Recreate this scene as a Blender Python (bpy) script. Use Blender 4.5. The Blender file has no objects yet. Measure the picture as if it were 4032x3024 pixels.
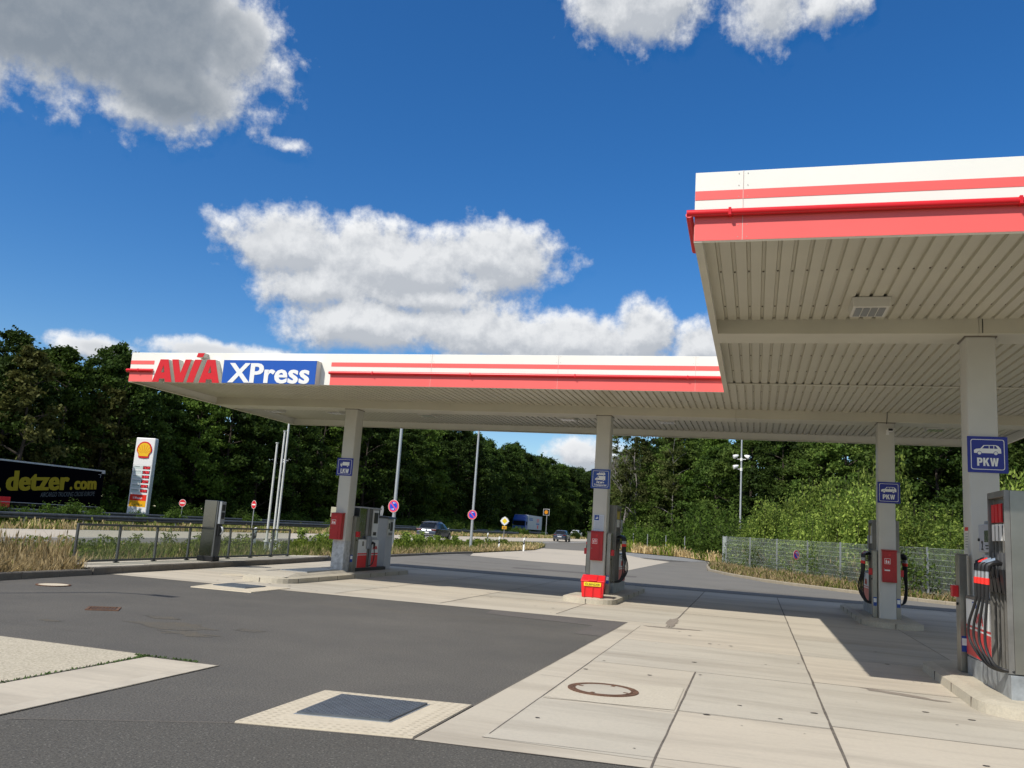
import bpy, bmesh, math, random
import numpy as np
from mathutils import Vector, Matrix
random.seed(7); RNG = np.random.default_rng(7)
S = bpy.context.scene; COL = S.collection; R = math.radians

# ---------------------------------------------------------------- camera, sky, sun, exposure
cam_d = bpy.data.cameras.new('camera'); cam = bpy.data.objects.new('camera', cam_d); COL.objects.link(cam)
YAW, PITCH, ROLL = R(-16.382), R(9.687), R(3.788)
f = Vector((math.sin(YAW)*math.cos(PITCH), math.cos(YAW)*math.cos(PITCH), math.sin(PITCH)))
r = Vector((math.cos(YAW), -math.sin(YAW), 0)); u = r.cross(f)
r2 = math.cos(ROLL)*r + math.sin(ROLL)*u; u2 = -math.sin(ROLL)*r + math.cos(ROLL)*u
M = Matrix((r2, u2, -f)).transposed().to_4x4(); M.translation = Vector((0, 0, 1.6))
cam.matrix_world = M
cam_d.sensor_width = 36; cam_d.lens = 36*3339.3/4032; cam_d.clip_start = .05; cam_d.clip_end = 3000
S.camera = cam

SUN_EL, SUN_ROT = R(46.5), R(208.9)
w = bpy.data.worlds.new('World'); S.world = w; w.use_nodes = True
nt = w.node_tree; nt.nodes.clear(); L = nt.links.new
def nd(t, **k):
    n = nt.nodes.new(t)
    for a, b in k.items(): setattr(n, a, b)
    return n
def mth(op, a, b=None, c=None, clamp=False, tree=None):
    n = (tree or nt).nodes.new('ShaderNodeMath'); n.operation = op; n.use_clamp = clamp
    for i, v in enumerate((a, b, c)):
        if v is None: continue
        if isinstance(v, (int, float)): n.inputs[i].default_value = v
        else: (tree or nt).links.new(v, n.inputs[i])
    return n.outputs[0]
# cloud field: input = (azimuth deg, elevation deg, 0), output = density
CL = [(-47,28.5,14.5,6.8,1.15),(-41.0,25.2,6.6,3.0,.9),(-37.2,28.8,3.2,3.6,.95),(-44,31,9,5,1.1),(-55,24,7,4,.9),
 (-32.3,17.4,5.4,3.1,1.0),(-25.2,16.9,9.6,3.2,1.1),(-18.0,18.0,5.8,3.1,1.05),(-30,15.0,5.6,2.2,.9),(-22.5,15.0,8,1.6,.8),
 (-27.0,12.9,6.9,2.3,1.0),(-20.0,13.0,6.8,2.4,1.0),(-12.3,12.8,6.6,2.4,1.0),(-7.6,13.4,2.8,2.4,.95),(-3.4,12.8,2.8,2.3,.95),
 (-43.0,9.2,2.6,.9,.7),(-36.0,9.9,5.2,.9,.8),(-32.9,23.5,1.5,.5,.30),
 (-9.3,34.8,6.2,4.2,1.1),(0.3,33.8,4.0,3.1,.95),(4.2,33.0,2.8,1.5,.55),(-11.3,5.2,3.4,1.6,.8),(-25,4,9,2.2,.8),
 (60,20,14,5,1),(100,35,12,6,1),(150,25,18,6,1),(-150,55,12,5,1),(-100,30,14,6,1),(30,55,12,5,.9),(-70,60,12,6,.9)]  # unseen clouds added out of view, for light and reflections on the steel
g = bpy.data.node_groups.new('cloud_field', 'ShaderNodeTree')
g.interface.new_socket('Vector', in_out='INPUT', socket_type='NodeSocketVector')
g.interface.new_socket('Density', in_out='OUTPUT', socket_type='NodeSocketFloat')
g.interface.new_socket('Body', in_out='OUTPUT', socket_type='NodeSocketFloat')
gi = g.nodes.new('NodeGroupInput'); go = g.nodes.new('NodeGroupOutput')
def noise(vec, scale, det, rough=.55, lac=2.1):
    n = g.nodes.new('ShaderNodeTexNoise'); n.inputs['Scale'].default_value = scale; n.inputs['Detail'].default_value = det
    n.inputs['Roughness'].default_value = rough; n.inputs['Lacunarity'].default_value = lac
    g.links.new(vec, n.inputs['Vector']); return n.outputs['Fac']
acc = None
for (cu, cv, a, b, s) in CL:
    sb = g.nodes.new('ShaderNodeVectorMath'); sb.operation = 'SUBTRACT'; g.links.new(gi.outputs[0], sb.inputs[0]); sb.inputs[1].default_value = (cu, cv, 0)
    ml = g.nodes.new('ShaderNodeVectorMath'); ml.operation = 'MULTIPLY'; g.links.new(sb.outputs[0], ml.inputs[0]); ml.inputs[1].default_value = (1/a, 1/b, 0)
    ln = g.nodes.new('ShaderNodeVectorMath'); ln.operation = 'LENGTH'; g.links.new(ml.outputs[0], ln.inputs[0])
    v = mth('MULTIPLY_ADD', ln.outputs['Value'], -s, s, tree=g)
    acc = v if acc is None else mth('SMOOTH_MAX', acc, v, .15, tree=g)
body = acc
n1 = noise(gi.outputs[0], .16, 3, .5); n2 = noise(gi.outputs[0], .52, 10, .61)
q = mth('MULTIPLY_ADD', mth('SUBTRACT', n1, .5, tree=g), .9, body, tree=g)
q = mth('MULTIPLY_ADD', mth('SUBTRACT', n2, .5, tree=g), 1.15, q, tree=g)
sp_ = g.nodes.new('ShaderNodeSeparateXYZ'); g.links.new(gi.outputs[0], sp_.inputs[0])
def gr(v, a, b, c=0., d=1.):
    n = g.nodes.new('ShaderNodeMapRange'); n.interpolation_type = 'SMOOTHSTEP'; g.links.new(v, n.inputs[0])
    for i, k in enumerate((a, b, c, d)): n.inputs[i+1].default_value = k
    return n.outputs[0]
far = mth('MAXIMUM', mth('MAXIMUM', gr(sp_.outputs[0], 30, 45), gr(sp_.outputs[0], -62, -75), tree=g), gr(sp_.outputs[1], 42, 52), tree=g)  # mask of unseen cloud cover, added outside the view to whiten ambient light
n3 = noise(gi.outputs[0], .045, 4, .55)
q = mth('MAXIMUM', q, mth('MULTIPLY', far, mth('MULTIPLY_ADD', mth('SUBTRACT', n3, .475, tree=g), 5., 0., tree=g), tree=g), tree=g)
g.links.new(q, go.inputs[0]); g.links.new(body, go.inputs[1])
tc = nd('ShaderNodeTexCoord'); sx = nd('ShaderNodeSeparateXYZ'); L(tc.outputs['Generated'], sx.inputs[0])
az = mth('MULTIPLY', mth('ARCTAN2', sx.outputs['X'], sx.outputs['Y']), 57.2958); el = mth('MULTIPLY', mth('ARCSINE', sx.outputs['Z']), 57.2958)
cx = nd('ShaderNodeCombineXYZ'); L(az, cx.inputs[0]); L(el, cx.inputs[1])
def field(vec):
    n = nd('ShaderNodeGroup'); n.node_tree = g; L(vec, n.inputs[0]); return n.outputs
F0 = field(cx.outputs[0])
of = nd('ShaderNodeVectorMath', operation='ADD'); L(cx.outputs[0], of.inputs[0]); of.inputs[1].default_value = (-.25, .7, 0)
F1 = field(of.outputs[0])
def mapr(v, a, b, c=0., d=1., t='SMOOTHSTEP'):
    n = nd('ShaderNodeMapRange'); n.interpolation_type = t; L(v, n.inputs[0])
    for i, k in enumerate((a, b, c, d)): n.inputs[i+1].default_value = k
    return n.outputs[0]
alpha = mapr(F0[0], -.06, .46)
lit = mapr(mth('SUBTRACT', F0[0], F1[0]), -.22, .30, 0, 1, 'LINEAR')
thick = mapr(mth('MULTIPLY_ADD', F0[0], .35, mth('MULTIPLY', F0[1], .65)), .16, .62)
sky = nd('ShaderNodeTexSky', sky_type='NISHITA', sun_disc=False, sun_elevation=SUN_EL, sun_rotation=SUN_ROT, altitude=100, air_density=1.0, dust_density=.35, ozone_density=3.0)
hs = nd('ShaderNodeHueSaturation'); hs.inputs['Saturation'].default_value = 1.43; hs.inputs['Value'].default_value = 1.18; hs.inputs['Hue'].default_value = .507; L(sky.outputs[0], hs.inputs['Color'])
def rgb(c): n = nd('ShaderNodeRGB'); n.outputs[0].default_value = (*c, 1); return n.outputs[0]
def mixc(fac, a, b):
    n = nd('ShaderNodeMix', data_type='RGBA'); 
    if isinstance(fac, float): n.inputs['Factor'].default_value = fac
    else: L(fac, n.inputs['Factor'])
    L(a, n.inputs[6]); L(b, n.inputs[7]); return n.outputs[2]
shade = mixc(lit, rgb((3.9, 4.25, 4.8)), rgb((8.8, 8.9, 9.0)))
core = mixc(mth('MULTIPLY', mapr(az, -40, -30, 1, 0), mapr(el, 20, 24)), rgb((5.5, 5.75, 6.1)), rgb((2.0, 2.4, 2.9)))
shade = mixc(mth('MULTIPLY', thick, mapr(az, -40, -30, .86, .46)), shade, core)
final = mixc(alpha, hs.outputs[0], shade)
bg = nd('ShaderNodeBackground'); bg.inputs['Strength'].default_value = .1; L(final, bg.inputs['Color'])
wo = nd('ShaderNodeOutputWorld'); L(bg.outputs[0], wo.inputs['Surface'])
w.cycles.sampling_method = 'MANUAL'; w.cycles.sample_map_resolution = 512

sl = bpy.data.lights.new('sun', 'SUN'); so = bpy.data.objects.new('sun', sl); COL.objects.link(so)
sl.energy = 4.2; sl.angle = R(.5); sl.color = (1, .95, .87)
so.rotation_euler = Vector((-.459, -.832, 1.0)).to_track_quat('Z', 'Y').to_euler()
S.view_settings.view_transform = 'Standard'; S.view_settings.look = 'None'; S.view_settings.gamma = 1
S.view_settings.exposure = .13
S.render.engine = 'CYCLES'; S.cycles.use_denoising = True; S.cycles.max_bounces = 6; S.cycles.diffuse_bounces = 3
S.cycles.transparent_max_bounces = 12; S.cycles.sample_clamp_indirect = 4

# ---------------------------------------------------------------- helpers
def T(y): return .0048*(min(max(y, 25), 200)-25)
def mat(name, c, rough=.6, metal=0., var=.0, vs=4., bump=0., bs=60., spec=.5, c2=None, cs=1., trans=None, dirt=0., emit=None):
    m = bpy.data.materials.new(name); m.use_nodes = True; t = m.node_tree; b = t.nodes['Principled BSDF']
    b.inputs['Base Color'].default_value = (*c, 1); b.inputs['Roughness'].default_value = rough; b.inputs['Metallic'].default_value = metal
    b.inputs['Specular IOR Level'].default_value = spec
    co = t.nodes.new('ShaderNodeTexCoord').outputs['Object']
    def nz(s, d=5, ro=.6):
        n = t.nodes.new('ShaderNodeTexNoise'); n.inputs['Scale'].default_value = s; n.inputs['Detail'].default_value = d; n.inputs['Roughness'].default_value = ro
        t.links.new(co, n.inputs['Vector']); return n.outputs['Fac']
    if c2 is not None or var > 0:
        if c2 is None: c2 = tuple(min(1, x*(1-2*var)) for x in c)
        mr = t.nodes.new('ShaderNodeMapRange'); t.links.new(nz(vs), mr.inputs[0]); mr.inputs[1].default_value = .35; mr.inputs[2].default_value = .65
        mx = t.nodes.new('ShaderNodeMix'); mx.data_type = 'RGBA'; t.links.new(mr.outputs[0], mx.inputs['Factor'])
        mx.inputs[6].default_value = (*c, 1); mx.inputs[7].default_value = (*c2, 1)
        t.links.new(mx.outputs[2], b.inputs['Base Color'])
    if bump > 0:
        bp = t.nodes.new('ShaderNodeBump'); bp.inputs['Strength'].default_value = bump; bp.inputs['Distance'].default_value = .01
        t.links.new(nz(bs, 3), bp.inputs['Height']); t.links.new(bp.outputs[0], b.inputs['Normal'])
    if emit: b.inputs['Emission Color'].default_value = (*emit[0], 1); b.inputs['Emission Strength'].default_value = emit[1]
    m.diffuse_color = (*c, 1)
    return m
def leafmat(name, c, c2, tr=.25, rough=.6):
    m = bpy.data.materials.new(name); m.use_nodes = True; t = m.node_tree; b = t.nodes['Principled BSDF']; out = t.nodes['Material Output']
    at = t.nodes.new('ShaderNodeAttribute'); at.attribute_name = 'tint'
    oi = t.nodes.new('ShaderNodeObjectInfo')
    mx = t.nodes.new('ShaderNodeMix'); mx.data_type = 'RGBA'; mx.inputs[6].default_value = (*c, 1); mx.inputs[7].default_value = (*c2, 1)
    t.links.new(at.outputs['Fac'], mx.inputs['Factor'])
    h = t.nodes.new('ShaderNodeHueSaturation'); t.links.new(mx.outputs[2], h.inputs['Color'])
    a = t.nodes.new('ShaderNodeMapRange'); t.links.new(oi.outputs['Random'], a.inputs[0]); a.inputs[3].default_value = .62; a.inputs[4].default_value = 1.4
    t.links.new(a.outputs[0], h.inputs['Value'])
    t.links.new(h.outputs[0], b.inputs['Base Color']); b.inputs['Roughness'].default_value = rough; b.inputs['Specular IOR Level'].default_value = .12
    tl = t.nodes.new('ShaderNodeBsdfTranslucent'); t.links.new(h.outputs[0], tl.inputs['Color'])
    ms = t.nodes.new('ShaderNodeMixShader'); ms.inputs[0].default_value = tr
    t.links.new(b.outputs[0], ms.inputs[1]); t.links.new(tl.outputs[0], ms.inputs[2]); t.links.new(ms.outputs[0], out.inputs['Surface'])
    return m
M_ = {}
def tag(o, label, cat=None, group=None, kind=None):
    if label: o['label'] = label
    if cat: o['category'] = cat
    if group: o['group'] = group
    if kind: o['kind'] = kind
    return o
def thing(name, label, cat, loc=(0, 0, 0), rz=0, group=None):
    o = bpy.data.objects.new(name, None); COL.objects.link(o); o.location = loc; o.rotation_euler = (0, 0, rz); o.empty_display_size = .2
    return tag(o, label, cat, group)
def link(name, me, m, parent=None, smooth=False):
    o = bpy.data.objects.new(name, me); COL.objects.link(o)
    if m is not None and not len(me.materials): me.materials.append(m)
    if parent: o.parent = parent
    if smooth: me.shade_smooth()
    return o
def dup(root, loc, rz=0, label=None, scale=None, sub=None):
    r = root.copy(); COL.objects.link(r); r.location = loc; r.rotation_euler = (0, 0, rz)
    if scale: r.scale = scale if hasattr(scale, '__len__') else (scale,)*3
    if label: r['label'] = label
    for ch in list(root.children):
        c = ch.copy(); COL.objects.link(c); c.parent = r
        for gch in ch.children:
            d = gch.copy(); COL.objects.link(d); d.parent = c
    return r
XZ = lambda x, y, z: ((x, y, z), (1, 0, 0), (0, 0, 1))           # faces -Y
YZ = lambda x, y, z: ((x, y, z), (0, -1, 0), (0, 0, 1))          # faces -X (seen from -X, right = -Y)
YZp = lambda x, y, z: ((x, y, z), (0, 1, 0), (0, 0, 1))          # faces +X
class MB:
    def __init__(s): s.v = []; s.f = []
    def add(s, v, f): o = len(s.v); s.v += [tuple(p) for p in v]; s.f += [tuple(i+o for i in q) for q in f]; return s
    def box(s, x0, x1, y0, y1, z0, z1):
        v = [(x, y, z) for z in (z0, z1) for y in (y0, y1) for x in (x0, x1)]
        return s.add(v, [(0, 2, 3, 1), (4, 5, 7, 6), (0, 1, 5, 4), (2, 6, 7, 3), (0, 4, 6, 2), (1, 3, 7, 5)])
    def obox(s, c, hx, hy, hz, rz):
        ca, sa = math.cos(rz), math.sin(rz); v = []
        for z in (-hz, hz):
            for y in (-hy, hy):
                for x in (-hx, hx): v.append((c[0]+x*ca-y*sa, c[1]+x*sa+y*ca, c[2]+z))
        return s.add(v, [(0, 2, 3, 1), (4, 5, 7, 6), (0, 1, 5, 4), (2, 6, 7, 3), (0, 4, 6, 2), (1, 3, 7, 5)])
    def hexa(s, b, t):  # bottom loop and top loop of n points
        n = len(b); f = [tuple(range(n))[::-1], tuple(range(n, 2*n))]
        f += [(i, (i+1) % n, n+(i+1) % n, n+i) for i in range(n)]
        return s.add(list(b)+list(t), f)
    def prism(s, pts, fr, th):
        o, ux, uy = map(Vector, fr); un = ux.cross(uy)
        a = [o+ux*p[0]+uy*p[1] for p in pts]; return s.hexa(a, [p+un*th for p in a])
    def cyl(s, p0, p1, r0, r1=None, n=16):
        r1 = r0 if r1 is None else r1; p0, p1 = Vector(p0), Vector(p1); d = (p1-p0).normalized()
        a = d.orthogonal().normalized(); b = d.cross(a)
        c = [a*math.cos(2*math.pi*i/n)+b*math.sin(2*math.pi*i/n) for i in range(n)]
        return s.hexa([p0+k*r0 for k in c], [p1+k*r1 for k in c])
    def tube(s, pts, rad, n=10):
        P = [Vector(p) for p in pts]; N = len(P); rad = rad if hasattr(rad, '__len__') else [rad]*N; v = []; ref = None
        for i, p in enumerate(P):
            d = (P[min(i+1, N-1)]-P[max(i-1, 0)]).normalized()
            if ref is None: ref = d.orthogonal().normalized()
            a = (ref-d*ref.dot(d)).normalized(); ref = a; b = d.cross(a)
            v += [p+(a*math.cos(2*math.pi*k/n)+b*math.sin(2*math.pi*k/n))*rad[i] for k in range(n)]
        fc = [(i*n+k, i*n+(k+1) % n, (i+1)*n+(k+1) % n, (i+1)*n+k) for i in range(N-1) for k in range(n)]
        fc += [tuple(range(n))[::-1], tuple(range((N-1)*n, N*n))]
        return s.add(v, fc)
    def build(s, name, m, parent=None, smooth=False, bevel=0):
        me = bpy.data.meshes.new(name); me.from_pydata(s.v, [], s.f); me.update()
        bm = bmesh.new(); bm.from_mesh(me); bmesh.ops.recalc_face_normals(bm, faces=bm.faces)
        bm.to_mesh(me); bm.free()
        o = link(name, me, m, parent, smooth)
        if bevel:
            b = o.modifiers.new('b', 'BEVEL'); b.width = bevel; b.segments = 2; b.limit_method = 'ANGLE'; b.angle_limit = R(40)
        if smooth:
            me.set_sharp_from_angle(angle=R(35))
        return o
def struct(o, ): o['kind'] = 'structure'; return o
def smooth_path(P, k=6):
    P = [Vector(p) for p in P]; Q = [P[0]]+P+[P[-1]]; out = []
    for i in range(1, len(Q)-2):
        for j in range(k):
            t = j/k; a, b, c, d = Q[i-1], Q[i], Q[i+1], Q[i+2]
            out.append(.5*((2*b)+(c-a)*t+(2*a-5*b+4*c-d)*t*t+(3*b-a-3*c+d)*t**3))
    out.append(P[-1]); return out
def curve_mesh(splines=None, text=None, bold=0., shear=0.):
    if text is not None:
        cu = bpy.data.curves.new('t', 'FONT'); cu.body = text; cu.offset = min(bold, .02); cu.shear = shear; cu.resolution_u = 3; cu.space_character = 1+max(0, bold-.02)*1.6
    else:
        cu = bpy.data.curves.new('t', 'CURVE'); cu.dimensions = '2D'; cu.fill_mode = 'BOTH'
        for pts in splines:
            sp = cu.splines.new('POLY'); sp.points.add(len(pts)-1); sp.use_cyclic_u = True
            for i, p in enumerate(pts): sp.points[i].co = (p[0], p[1], 0, 1)
    ob = bpy.data.objects.new('t', cu); COL.objects.link(ob)
    bpy.context.view_layer.update()
    dg = bpy.context.evaluated_depsgraph_get(); me = bpy.data.meshes.new_from_object(ob.evaluated_get(dg))
    bpy.data.objects.remove(ob)
    if text is not None and bold > .02:   # heavier weight: the strokes widened sideways
        bm = bmesh.new(); d = bold-.02
        for k, sx_ in enumerate((-1, -.33, .33, 1)):
            n0 = len(bm.verts); bm.from_mesh(me); bm.verts.ensure_lookup_table()
            for v in bm.verts[n0:]: v.co.x += sx_*d; v.co.z = k*.0006
        bm.to_mesh(me); bm.free()
    return me
def flat(name, me, fr, th, m, parent, fit=None):
    """place a 2D mesh in frame fr with thickness th; fit=(w,h) stretches it to that box with its lower left corner at the frame origin"""
    n = len(me.vertices); co = np.empty(n*3); me.vertices.foreach_get('co', co); co = co.reshape(-1, 3)
    x, y, z_ = co[:, 0].copy(), co[:, 1].copy(), co[:, 2].copy()
    if fit:
        x = (x-x.min())/(x.max()-x.min())*fit[0]; y = (y-y.min())/(y.max()-y.min())*fit[1]
    o, ux, uy = map(np.array, fr); un = np.cross(ux, uy)
    P = o+x[:, None]*ux+y[:, None]*uy
    bm = bmesh.new(); bm.from_mesh(me)
    bm.verts.ensure_lookup_table()
    for i, vv in enumerate(bm.verts): vv.co = P[i]+un*(.001+z_[i])
    ret = bmesh.ops.extrude_face_region(bm, geom=bm.faces[:])
    for e in ret['geom']:
        if isinstance(e, bmesh.types.BMVert): e.co += Vector(un)*th
    bmesh.ops.recalc_face_normals(bm, faces=bm.faces)
    me2 = bpy.data.meshes.new(name); bm.to_mesh(me2); bm.free(); me2.shade_flat()
    return link(name, me2, m, parent)
def text(s, fr, w, h, m, parent, name='lettering', th=.003, bold=.0, shear=0.):
    return flat(name, curve_mesh(text=s, bold=bold, shear=shear), fr, th, m, parent, (w, h))
def shape(splines, fr, m, parent, name, th=.003): return flat(name, curve_mesh(splines), fr, th, m, parent)
def circle(cx, cy, r, n=32, ry=None, a0=0): return [(cx+r*math.cos(a0+2*math.pi*i/n), cy+(ry or r)*math.sin(a0+2*math.pi*i/n)) for i in range(n)]
def rrect(x0, y0, x1, y1, r, k=5):
    o = []
    for cx, cy, a in ((x1-r, y1-r, 0), (x0+r, y1-r, 90), (x0+r, y0+r, 180), (x1-r, y0+r, 270)):
        for i in range(k+1): t = R(a+90*i/k); o.append((cx+r*math.cos(t), cy+r*math.sin(t)))
    return o
def sheet(name, pts, m, z=0., edges=None):
    """flat sheet draped on the terrain"""
    bm = bmesh.new(); fc = bm.faces.new([bm.verts.new((p[0], p[1], 0)) for p in pts])
    fc.normal_update()
    if fc.normal.z < 0: fc.normal_flip()
    for yy in (25, 60, 100, 150, 200):
        bmesh.ops.bisect_plane(bm, geom=bm.verts[:]+bm.edges[:]+bm.faces[:], plane_co=(0, yy, 0), plane_no=(0, 1, 0))
    bmesh.ops.triangulate(bm, faces=bm.faces[:])
    for v in bm.verts: v.co.z = T(v.co.y)+z
    me = bpy.data.meshes.new(name); bm.to_mesh(me); bm.free()
    return struct(link(name, me, m))

# ---------------------------------------------------------------- materials
def ground_mat(name, c, c2, c3, fine, blotch, speck=0., bump=.3, rough=.9, finemix=.5, stain=None, bigc=.5):
    m = bpy.data.materials.new(name); m.use_nodes = True; t = m.node_tree; b = t.nodes['Principled BSDF']
    b.inputs['Roughness'].default_value = rough; b.inputs['Specular IOR Level'].default_value = .25
    ge = t.nodes.new('ShaderNodeNewGeometry').outputs['Position']
    def nz(s, d=4, ro=.6, sc=None):
        n = t.nodes.new('ShaderNodeTexNoise'); n.inputs['Scale'].default_value = s; n.inputs['Detail'].default_value = d; n.inputs['Roughness'].default_value = ro
        v = ge
        if sc:
            mp = t.nodes.new('ShaderNodeMapping'); mp.inputs['Scale'].default_value = sc; t.links.new(ge, mp.inputs['Vector']); v = mp.outputs[0]
        t.links.new(v, n.inputs['Vector']); return n.outputs['Fac']
    def ramp(v, a, b_):
        n = t.nodes.new('ShaderNodeMapRange'); t.links.new(v, n.inputs[0]); n.inputs[1].default_value = a; n.inputs[2].default_value = b_; return n.outputs[0]
    def mix(fac, A, B):
        n = t.nodes.new('ShaderNodeMix'); n.data_type = 'RGBA'
        t.links.new(fac, n.inputs['Factor'])
        for i, q in ((6, A), (7, B)):
            if isinstance(q, tuple): n.inputs[i].default_value = (*q, 1)
            else: t.links.new(q, n.inputs[i])
        return n.outputs[2]
    col = mix(ramp(nz(blotch, 5, .65), .3, .7), c, c2)
    fm = t.nodes.new('ShaderNodeMath'); fm.operation = 'MULTIPLY'; t.links.new(ramp(nz(fine, 3, .7), .42, .62), fm.inputs[0]); fm.inputs[1].default_value = finemix
    col = mix(fm.outputs[0], col, c3)
    if stain:
        sm = t.nodes.new('ShaderNodeMath'); sm.operation = 'MULTIPLY'; t.links.new(ramp(nz(stain[1], 6, .7, (.22, 1.3, 1)), stain[2], stain[3]), sm.inputs[0]); sm.inputs[1].default_value = stain[4]
        col = mix(sm.outputs[0], col, stain[0])
    if speck:
        vo = t.nodes.new('ShaderNodeTexVoronoi'); vo.inputs['Scale'].default_value = speck; t.links.new(ge, vo.inputs['Vector'])
        n = t.nodes.new('ShaderNodeMath'); n.operation = 'LESS_THAN'; t.links.new(vo.outputs['Distance'], n.inputs[0]); n.inputs[1].default_value = .18
        wn = t.nodes.new('ShaderNodeMath'); wn.operation = 'MULTIPLY'; t.links.new(n.outputs[0], wn.inputs[0]); wn.inputs[1].default_value = .55
        col = mix(wn.outputs[0], col, tuple(min(1, x*1.9) for x in c))
    t.links.new(col, b.inputs['Base Color'])
    bp = t.nodes.new('ShaderNodeBump'); bp.inputs['Strength'].default_value = bump; bp.inputs['Distance'].default_value = .006
    t.links.new(nz(fine, 3, .7), bp.inputs['Height']); t.links.new(bp.outputs[0], b.inputs['Normal'])
    return m
m_asph = ground_mat('asphalt', (.104, .099, .088), (.168, .156, .132), (.050, .047, .043), 55, .28, speck=30, bump=1.0, finemix=.75, stain=((.135, .12, .095), .35, .60, .72, .5))
m_asph2 = ground_mat('asphalt_worn', (.20, .187, .162), (.17, .16, .14), (.12, .115, .10), 60, .5, bump=.4, finemix=.35)
m_asph3 = ground_mat('asphalt_patch', (.15, .135, .12), (.12, .11, .10), (.07, .066, .06), 70, 1.5, bump=.4, speck=36)
m_conc = ground_mat('concrete', (.53, .475, .375), (.485, .435, .345), (.40, .36, .295), 26, .35, bump=.12, finemix=.22, stain=((.31, .27, .21), .8, .46, .72, .75))
m_conc_a = ground_mat('concrete_bay', (.55, .49, .385), (.50, .445, .35), (.43, .375, .305), 24, .5, bump=.12, finemix=.22, stain=((.33, .29, .23), 1.1, .47, .74, .75))
m_conc_b = ground_mat('concrete_bay_grey', (.51, .465, .375), (.46, .42, .34), (.385, .355, .295), 24, .6, bump=.12, finemix=.25, stain=((.30, .265, .21), 1.0, .46, .73, .75))
m_aggr = ground_mat('exposed_aggregate', (.56, .50, .38), (.50, .45, .34), (.30, .26, .19), 38, 1.2, bump=.7, finemix=.75)
m_kerb = ground_mat('kerb_stone', (.52, .47, .365), (.42, .38, .295), (.31, .28, .22), 30, 2.2, bump=.3, finemix=.3)
m_kerbd = ground_mat('kerb_dark', (.20, .18, .15), (.14, .125, .10), (.09, .08, .07), 30, 2.2, bump=.3, finemix=.3)
m_joint = mat('joint_filler', (.17, .145, .115), .95, var=.2, vs=9)
m_dirt = ground_mat('soil', (.16, .13, .08), (.11, .11, .05), (.07, .065, .035), 12, .5, bump=.5, finemix=.5)
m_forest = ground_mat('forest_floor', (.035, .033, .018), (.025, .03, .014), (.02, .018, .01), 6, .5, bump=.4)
m_grav = ground_mat('gravel', (.30, .30, .29), (.24, .24, .23), (.15, .15, .15), 9, 2, bump=.6, finemix=.7)
m_road = ground_mat('road_concrete', (.50, .44, .35), (.45, .40, .32), (.38, .34, .28), 8, .2, bump=.1, finemix=.25)
m_mark = mat('road_paint', (.72, .72, .70), .7, var=.08, vs=3)
m_sand = ground_mat('sand_fill', (.62, .545, .41), (.55, .48, .36), (.46, .40, .29), 30, 3, bump=.3, finemix=.4)
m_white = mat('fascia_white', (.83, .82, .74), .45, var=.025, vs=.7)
m_pink = mat('fascia_red', (.86, .13, .115), .45, var=.03, vs=.8)
m_gut = mat('gutter_red', (.66, .012, .018), .3)
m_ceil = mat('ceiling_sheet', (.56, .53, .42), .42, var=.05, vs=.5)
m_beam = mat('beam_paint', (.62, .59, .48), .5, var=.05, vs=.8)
m_col = mat('column_paint', (.56, .55, .50), .45, var=.04, vs=1.2, bump=.08, bs=30)
m_scr = mat('screw', (.18, .16, .13), .6)
m_red = mat('sign_red', (.60, .009, .014), .35)
m_rets = mat('letter_return', (.62, .60, .53), .5)
m_blue = mat('sign_blue', (.008, .085, .42), .35)
m_navy = mat('plate_navy', (.012, .022, .25), .4)
m_w = mat('white_paint', (.80, .80, .77), .45)
m_wdull = mat('white_worn', (.62, .62, .56), .5, var=.08, vs=6)
m_cab = mat('hydrant_red', (.42, .010, .012), .35, var=.06, vs=3)
m_tagred = mat('tag_red', (.55, .015, .02), .4)
m_boxred = mat('plastic_red', (.80, .018, .022), .4, var=.04, vs=4)
m_yel = mat('plate_yellow', (.85, .66, .02), .5)
m_blk = mat('black_plastic', (.012, .012, .013), .4)
m_rub = mat('rubber', (.016, .016, .017), .5)
m_steel = mat('brushed_steel', (.33, .32, .28), .33, metal=.85, var=.12, vs=1.5)
m_steel2 = mat('polished_steel', (.22, .23, .245), .14, metal=1, var=.08, vs=1.2)
m_steeld = mat('steel_dull', (.27, .26, .235), .45, metal=.6, var=.15, vs=3)
m_galv = mat('galvanised', (.48, .50, .51), .42, metal=.55, var=.12, vs=5)
m_mesh = mat('mesh_wire', (.55, .60, .58), .5, metal=.1)
m_plinth = mat('plinth_galvanised', (.42, .45, .46), .5, metal=.4, var=.2, vs=6)
m_grey = mat('pump_grey', (.30, .32, .34), .45, var=.06, vs=3)
m_lgrey = mat('panel_light_grey', (.46, .47, .48), .4, var=.05, vs=3)
m_dgrey = mat('frame_dark_grey', (.075, .08, .078), .5, var=.1, vs=6)
m_disp = mat('display_housing', (.38, .40, .45), .45, var=.05, vs=3)
m_screen = mat('display_screen', (.10, .12, .10), .15)
m_lens = mat('lamp_lens', (.25, .255, .24), .2)
m_alu = mat('alu_pole', (.50, .52, .53), .35, metal=.5)
m_pipe = mat('pipe_white', (.66, .67, .64), .4, var=.1, vs=4)
m_rust = mat('rusty_iron', (.17, .085, .045), .8, var=.25, vs=20, bump=.4)
m_plate = mat('checker_plate', (.15, .17, .185), .42, metal=.55, var=.1, vs=8)
m_rail = mat('guard_rail_steel', (.13, .14, .145), .55, metal=.5, var=.15, vs=3)
m_bark = mat('bark', (.055, .042, .03), .9, var=.2, vs=3)
m_birch = mat('birch_bark', (.30, .28, .25), .8, c2=(.09, .08, .07), vs=6)
m_orange = mat('route_yellow', (.75, .36, .01), .5)
m_amber = mat('amber', (.65, .25, .01), .3)
m_curtain = mat('truck_curtain', (.002, .002, .004), .95, spec=.02)
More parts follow.
